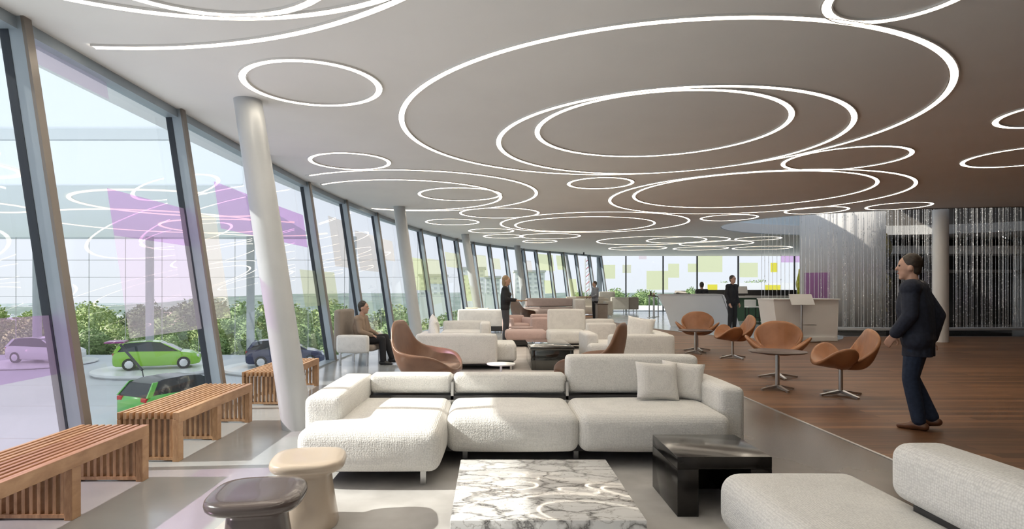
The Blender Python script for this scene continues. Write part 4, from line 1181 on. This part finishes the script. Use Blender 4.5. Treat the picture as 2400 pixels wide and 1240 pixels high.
def terrain(name, x0, x1, y0, y1, nx, ny, fz, mt):
    V = []; F_ = []
    for j in range(ny + 1):
        y = y0 + (y1 - y0) * (j / ny) ** 2
        for i in range(nx + 1):
            k = 1 + .0 * j; x = (x0 + (x1 - x0) * i / nx)
            xx = x * (.15 + .85 * (y / y1)); V.append((xx, y, fz(xx, y)))
    for j in range(ny):
        for i in range(nx): a = j * (nx + 1) + i; F_.append((a, a + 1, a + nx + 2, a + nx + 1))
    return struct(name, (V, F_), mt, angle=180)
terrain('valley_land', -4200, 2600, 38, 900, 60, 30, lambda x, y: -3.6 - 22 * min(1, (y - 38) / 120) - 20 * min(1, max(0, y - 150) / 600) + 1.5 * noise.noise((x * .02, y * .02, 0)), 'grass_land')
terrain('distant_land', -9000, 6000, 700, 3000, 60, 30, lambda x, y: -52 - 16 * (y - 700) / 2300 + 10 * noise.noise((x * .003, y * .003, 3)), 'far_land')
def ridge(x, y):
    return -62 + 58 * math.exp(-((y - 1500) / 260) ** 2) * (.35 + .65 / (1 + math.exp(-(x + 760) / 90))) * (.93 + .1 * noise.noise((x * .006, y * .004, 1)))
V = []; F_ = []
nx, ny = 90, 16
for j in range(ny + 1):
    for i in range(nx + 1):
        x = -1500 + 2600 * i / nx; y = 1000 + 1000 * j / ny; V.append((x, y, ridge(x, y)))
for j in range(ny):
    for i in range(nx): a = j * (nx + 1) + i; F_.append((a, a + 1, a + nx + 2, a + nx + 1))
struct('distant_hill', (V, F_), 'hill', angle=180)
twn = MB()
for k in range(420):
    y = random.uniform(300, 2000); x = random.uniform(-1.0, -.25) * y + random.uniform(-60, 60)
    z = (-3.6 - 22 - 20 * min(1, max(0, y - 150) / 600)) if y < 760 else -53 - 16 * (y - 700) / 2300
    w = random.uniform(5, 16) * (y / 1000 + .3); h = random.uniform(3, 8) * (y / 1400 + .4)
    twn.add(box(x, x + w, y, y + w * .6, z - 3, z + h))
o = obj('distant_town', twn, 'build', smooth=False); tag(o, 'pale houses of the town scattered over the valley', 'town', kind='stuff')

# trees
def crown(seed, r):
    bm = bmesh.new(); bmesh.ops.create_icosphere(bm, subdivisions=4, radius=1)
    for v in bm.verts:
        p = v.co.copy(); n = p.normalized(); o = Vector((seed * 7.3, seed * 3.1, 0))
        d = .22 * noise.noise(p * 1.6 + o) + .16 * noise.noise(p * 4 + o) + .12 * noise.noise(p * 9 + o) + .10 * noise.noise(p * 20 + o)
        v.co = n * (1 + d) * r; v.co.z *= .95
    rnd = random.Random(seed)
    base = [v.co.copy() for v in bm.verts]
    for v in bm.verts: v.co *= .9
    for f in bm.faces: f.smooth = True
    # leaf sprays standing off the crown
    for k in range(3200):
        c = base[rnd.randrange(len(base))] * rnd.uniform(.88, 1.08)
        a = Vector((rnd.gauss(0, 1), rnd.gauss(0, 1), rnd.gauss(0, 1))).normalized(); u, w_ = frame_of(a)
        sz = rnd.uniform(.03, .075) * r
        bm.faces.new([bm.verts.new(c + u * sz), bm.verts.new(c + w_ * sz * .6), bm.verts.new(c - u * sz), bm.verts.new(c - w_ * sz * .6)])
    me = bpy.data.meshes.new('crown')
    bm.to_mesh(me); bm.free(); return me
crowns = []
for i in range(6):
    for mt in ('leaf1', 'leaf2', 'leaf3'):
        if (i < 3) or mt == 'leaf1':
            me = crown(i + 1, 1.); me.materials.append(M[mt]); crowns.append((mt, me))
trunk_me = mesh('trunk', tube((0, 0, -1.8), (0, 0, .2), .12, .07, 8), 'bark')
TL = {'leaf1': 'mid-green leafy tree in the wood beyond the terrace', 'leaf2': 'yellow-green leafy tree in the wood beyond the terrace', 'leaf3': 'dark leafy tree in the wood beyond the terrace'}
def tree(x, y, ztop, r, mt):
    me = random.choice([m for k, m in crowns if k == mt])
    sz = random.uniform(.95, 1.3)
    t = thing('tree', TL[mt], 'tree', (x, y, ztop - r * sz), random.random() * 6, 'trees of the wood beyond the terrace')
    c = obj('crown', me, None, t); c.scale = (r, r, r * sz)
    k = obj('trunk', trunk_me, None, t); k.scale = (r, r, r * 1.6)
random.seed(11)
for (yy, zt, step, rr) in [(43.6, -1.7, 1.9, 1.3), (47.2, -1.1, 2.3, 1.6), (51.6, -.6, 2.8, 1.95), (57.2, -.3, 3.6, 2.4), (64, -.1, 3.6, 2.9)]:
    x = -.85 * yy; last = rr
    while x < .02 * yy:
        cur_r = rr * random.uniform(.88, 1.18)
        px = 1150 + 1400 * x / yy
        if px < 330: mt = random.choice(('leaf1', 'leaf2', 'leaf2'))
        elif px < 480: mt = random.choice(('leaf3', 'leaf1', 'leaf3'))
        else: mt = random.choice(('leaf1', 'leaf1', 'leaf2', 'leaf3'))
        dz = -.7 if px < 200 else (.25 if 380 < px < 480 else 0) - (.5 if px > 640 else 0)
        if px > 1000: dz -= .5
        tree(x, yy + random.uniform(-.25, .25), zt + dz + random.uniform(-.45, .45), cur_r, mt)
        x += cur_r * 2.12
# trees against the far glass
for (x, y, zt, r) in [(10.2, 66, 1.1, 1.5), (14.0, 68, 1.4, 1.8), (18, 70, 1.3, 1.7), (22, 66, 1.5, 1.5), (27.5, 70, 2.2, 1.7), (32, 72, 2.4, 2.0), (40, 76, 2.0, 2.2), (46, 76, 2.3, 2.2)]:
    tree(x, y, zt, r, 'leaf1')

# canopy over the terrace, its posts and the wire grid behind
struct('canopy_roof', ([(-58, 20.5, 4.97), (-9.0, 20.5, 4.97), (-12.0, 41, 4.97), (-58, 41, 4.97)], [(0, 1, 2, 3)]), 'membrane', smooth=False)
for i, (poly, z) in enumerate([([(-58, 14), (-5.7, 14), (-8.5, 20.5), (-58, 20.5)], 4.95), ([(-58, 8.6), (-5.4, 8.6), (-5.7, 14), (-58, 14)], 5.15)]):
    struct('canopy_roof_panel', prism(poly, z, z + .06), 'canopy_glass', smooth=False)
struct('canopy_roof_edge', box(-58, -12.3, 40.9, 41.05, 4.85, 5.4), 'canopy', smooth=False)
struct('canopy_roof_beam', box(-58, -5.7, 13.95, 14.08, 4.9, 5.15), 'canopy', smooth=False)
for i, (cx, cy, r) in enumerate([(-13.0, 25.2, 4.0), (-17.5, 32, 5.6), (-15.8, 17.3, 1.8), (-22.2, 25.6, 2.1), (-14, 35, 4.8)]):  # reflections of the ceiling rings, built as glowing rings under the canopy
    y0 = 4.93
    lab = ['warm ring light under the terrace canopy beside the first window post', 'wide warm ring light under the far end of the terrace canopy', 'small ring light under the canopy cut by the left edge, upper', 'small ring light under the canopy cut by the left edge, lower', 'warm ring light under the canopy edge behind the purple film'][i]
    ob = obj('canopy_ring_light', ring_piece(cx, cy, r, .14, y0, y0 + .08, lambda x, y: (x < -10.4 and 20.6 < y < 40.8) if cy > 20 else True, 120), 'ring_out', smooth=False)
    tag(ob, lab, 'ring light')
for X in (-30.6, -23.0, -16.2, -9.3):
    struct('canopy_column', tube((X, 40.3, GZ), (X, 40.3, 4.95), .26, n=24), 'column')
g = MB()
for k in range(20): g.add(box(-50 + k * 2.5 - .015, -50 + k * 2.5 + .015, 40.88, 40.91, GZ, 5.4))
for z in (3.4, 2.23, .9): g.add(box(-50, -2, 40.88, 40.91, z - .015, z + .015))
o = obj('wire_screen', g, 'screen_grey', smooth=False); tag(o, 'thin grey wire grid standing along the terrace edge', 'screen')

# cars
def car(label, loc, rz, paint, roof=None, tailgate=None):
    t = thing('car', label, 'car', loc, rz)
    def sec(x, hw, zb, zt, k=.06):
        return [(x, -hw + k, zb), (x, hw - k, zb), (x, hw, zb + k), (x, hw, zt - k * 1.6), (x, hw - k, zt), (x, -hw + k, zt), (x, -hw, zt - k * 1.6), (x, -hw, zb + k)]
    S = [(-2.08, .66, .40, .72), (-2.03, .78, .28, .90), (-1.9, .84, .22, .98), (-1.4, .88, .2, 1.0), (-.5, .89, .2, .98), (.5, .89, .2, .95), (1.0, .88, .2, .93), (1.5, .86, .2, .86), (1.85, .80, .22, .75), (2.03, .70, .26, .64), (2.08, .6, .34, .56)]
    o = obj('body', loft([sec(*q) for q in S]), paint, t, angle=50)
    G = [(-1.98, .72, .92, .70, .98), (-1.72, .78, .92, .60, 1.34), (-1.3, .80, .92, .60, 1.44), (-.4, .81, .92, .61, 1.47), (.15, .80, .92, .60, 1.42), (.6, .78, .9, .60, 1.22), (1.12, .74, .88, .70, .93)]
    obj('windows', loft([[(x, -a, z0), (x, a, z0), (x, b, z1), (x, -b, z1)] for x, a, z0, b, z1 in G]), 'car_glass', t, angle=30)
    obj('roof', loft([[(x, -b - .012, z1 - .05), (x, b + .012, z1 - .05), (x, b - .03, z1 + .018), (x, -b + .03, z1 + .018)] for x, a, z0, b, z1 in G[1:5]]), roof or paint, t, angle=40)
    p = MB()
    for sg in (-1, 1):
        for (xa, xb) in ((-1.62, -1.95), (-.35, -.38), (.28, 1.1)):
            w = .05 if xa != -1.62 else .09
            za = 1.40 if xa < .2 else 1.36
            p.add(hexa([(xb - w, sg * .80, .94), (xb + w, sg * .80, .94), (xb + w, sg * .74, .94), (xb - w, sg * .74, .94), (xa - w, sg * .63, za), (xa + w, sg * .63, za), (xa + w, sg * .58, za), (xa - w, sg * .58, za)]))
    obj('window_pillars', p, paint, t, smooth=False)
    for x in (-1.28, 1.28):
        for sg in (-1, 1):
            w = obj('wheel', tube((x, sg * .70, .32), (x, sg * .905, .32), .32, n=28), 'tyre', t)
            obj('rim', lathe([(.001, 0), (.21, 0), (.21, .012), (.12, .03), (.001, .02)], n=10), 'rim', w, angle=20)
            rm = w.children[0]; rm.location = (x, sg * .90, .32); rm.rotation_euler = (-sg * PI / 2, 0, 0)
    for sg in (-1, 1):
        obj('tail_light', rbox(-2.06, -1.93, sg * .62 - .14, sg * .62 + .14, .78, .93, .03), 'tail', t)
        obj('headlight', rbox(1.82, 2.02, sg * .60 - .13, sg * .60 + .13, .58, .72, .04), 'plate_lamp', t)
    if tailgate:
        obj('tailgate', hexa([(-2.45, -.66, 1.44), (-1.55, -.68, 1.44), (-1.55, .68, 1.44), (-2.45, .66, 1.44), (-2.45, -.66, 1.51), (-1.55, -.68, 1.52), (-1.55, .68, 1.52), (-2.45, .66, 1.51)]), tailgate, t, smooth=False)
    return t
def plinth(label, x, y, r, h):
    o = obj('display_plinth', lathe([(.001, 0), (r * .96, 0), (r, h * .5), (r, h), (.001, h)], n=64), 'solid_white', angle=30); o.location = (x, y, GZ); tag(o, label, 'plinth', 'white round car plinths'); return o
plinth('white round plinth under the lime-green car', -18.1, 32.5, 3.1, .22)
plinth('white round plinth under the white car at left', -27.2, 36.0, 3.0, .12)
plinth('white round plinth under the navy car', -11.8, 33.5, 3.0, .22)
car('white hatchback on the terrace seen through the purple film at left', (-26.9, 36.2, GZ + .12), -.12, 'car_white')
car('lime-green car with open purple tailgate on a round plinth', (-18.1, 32.6, GZ + .22), .38, 'car_green', tailgate='car_purple')
car('green hatchback with black roof on the terrace, seen from behind above the bench', (-11.0, 21.6, GZ), 1.12, 'car_green2', roof='car_black')
car('dark navy car on the terrace behind the leaning column', (-11.5, 33.6, GZ + .22), .30, 'car_navy')
# cable stay seen in front of the lime car
t = thing('cable_stay', 'dark tapering rod with thin wire in front of the lime car', 'cable', (0, 0, 0))
obj('rod', tube((-15.0, 24.2, -.85), (-14.0, 24.0, -1.85), .05), 'dark_metal', t)
obj('wire', tube((-14.0, 24.0, -1.85), (-13.3, 23.2, GZ), .02), 'dark_metal', t)

# far buildings seen through the curved windows
def block(label, x, y, w, d, h, nfl, nb_):
    t = thing('apartment_building', label, 'building', (x, y, -14))
    obj('walls', box(0, w, 0, d, 0, h + 14), 'build', t, smooth=False)
    fh = h / nfl
    for f in range(nfl):
        for k in range(nb_):
            x0 = w * (k + .25) / nb_
            obj('window', box(x0, x0 + w * .5 / nb_, -.05, .05, 14 + f * fh + fh * .3, 14 + f * fh + fh * .75), 'buildwin', t, smooth=False)
    obj('roof', box(-.3, w + .3, -.3, d + .3, h + 14, h + 14.5), 'screen_grey', t, smooth=False)
block('pale apartment block behind the trees, left of the woman', -15.5, 130, 5.5, 8, 4.2, 4, 4)
block('pale tower block seen between the second and third columns', -7.5, 150, 6, 9, 6.5, 6, 4)
block('wide pale apartment block right of the woman', 6.5, 160, 8, 9, 6.0, 5, 5)
block('slim pale tower beyond the third column', -1.2, 140, 3.4, 6, 4.0, 4, 3)
o = obj('garden_wall', box(20.8, 38, 58, 59, -2, 2.05), 'build', smooth=False); tag(o, 'long low white building beyond the bar window', 'building')
t = thing('lattice_mast', 'thin red and white lattice mast outside the far corner', 'mast', (9.7, 60, GZ))
lm = MB(); l2 = MB()
for dx in (-.2, .2):
    for dy in (-.2, .2): lm.add(tube((dx, dy, 0), (dx, dy, 7.6), .04, n=6))
for k in range(20): (l2 if k % 2 else lm).add(tube((-.2, -.2, k * .38), (.2, -.2, k * .38 + .38), .035, n=6))
obj('lattice', lm, 'screen_grey', t); obj('braces', l2, 'tail', t)

# ------------------------------------------------------------------ light, sky, camera
w = bpy.data.worlds.new('sky'); sc.world = w; w.use_nodes = True; t = w.node_tree
bg = t.nodes['Background']
tc = t.nodes.new('ShaderNodeTexCoord'); sp = t.nodes.new('ShaderNodeSeparateXYZ'); t.links.new(tc.outputs['Generated'], sp.inputs[0])
c = ramp(t, sp.outputs['Z'], [(0, (.80, .83, .88)), (.06, (.83, .86, .94)), (.25, (.79, .85, .95)), (1, (.66, .77, .95))])
t.links.new(c, bg.inputs['Color']); bg.inputs['Strength'].default_value = .66
L = bpy.data.lights.new('sun', 'SUN'); L.energy = 3.7; L.angle = math.radians(.6); L.color = (1, .95, .86)
so = bpy.data.objects.new('sun', L); COL.objects.link(so)
el, az = math.radians(35), math.radians(4)
so.rotation_euler = Vector((math.cos(el) * math.cos(az), math.cos(el) * math.sin(az), -math.sin(el))).to_track_quat('-Z', 'Y').to_euler()

cam = bpy.data.cameras.new('camera'); co = bpy.data.objects.new('camera', cam); COL.objects.link(co)
co.location = (0, 0, 1.4); co.rotation_euler = (PI / 2, 0, 0)
cam.sensor_width = 36; cam.lens = 1400 / 2400 * 36
cam.shift_x = 50 / 2400; cam.shift_y = 58 / 2400
cam.clip_end = 10000; cam.clip_start = .05
sc.camera = co
sc.view_settings.view_transform = 'Standard'; sc.view_settings.look = 'None'; sc.view_settings.gamma = 1; sc.view_settings.use_curve_mapping = False
sc.view_settings.exposure = .80
sc.cycles.use_denoising = True
sc.cycles.max_bounces = 6; sc.cycles.diffuse_bounces = 3; sc.cycles.glossy_bounces = 3; sc.cycles.transparent_max_bounces = 20
sc.cycles.use_adaptive_sampling = True; sc.cycles.adaptive_threshold = .07
sc.cycles.caustics_reflective = False; sc.cycles.caustics_refractive = False
sc.cycles.sample_clamp_indirect = 6
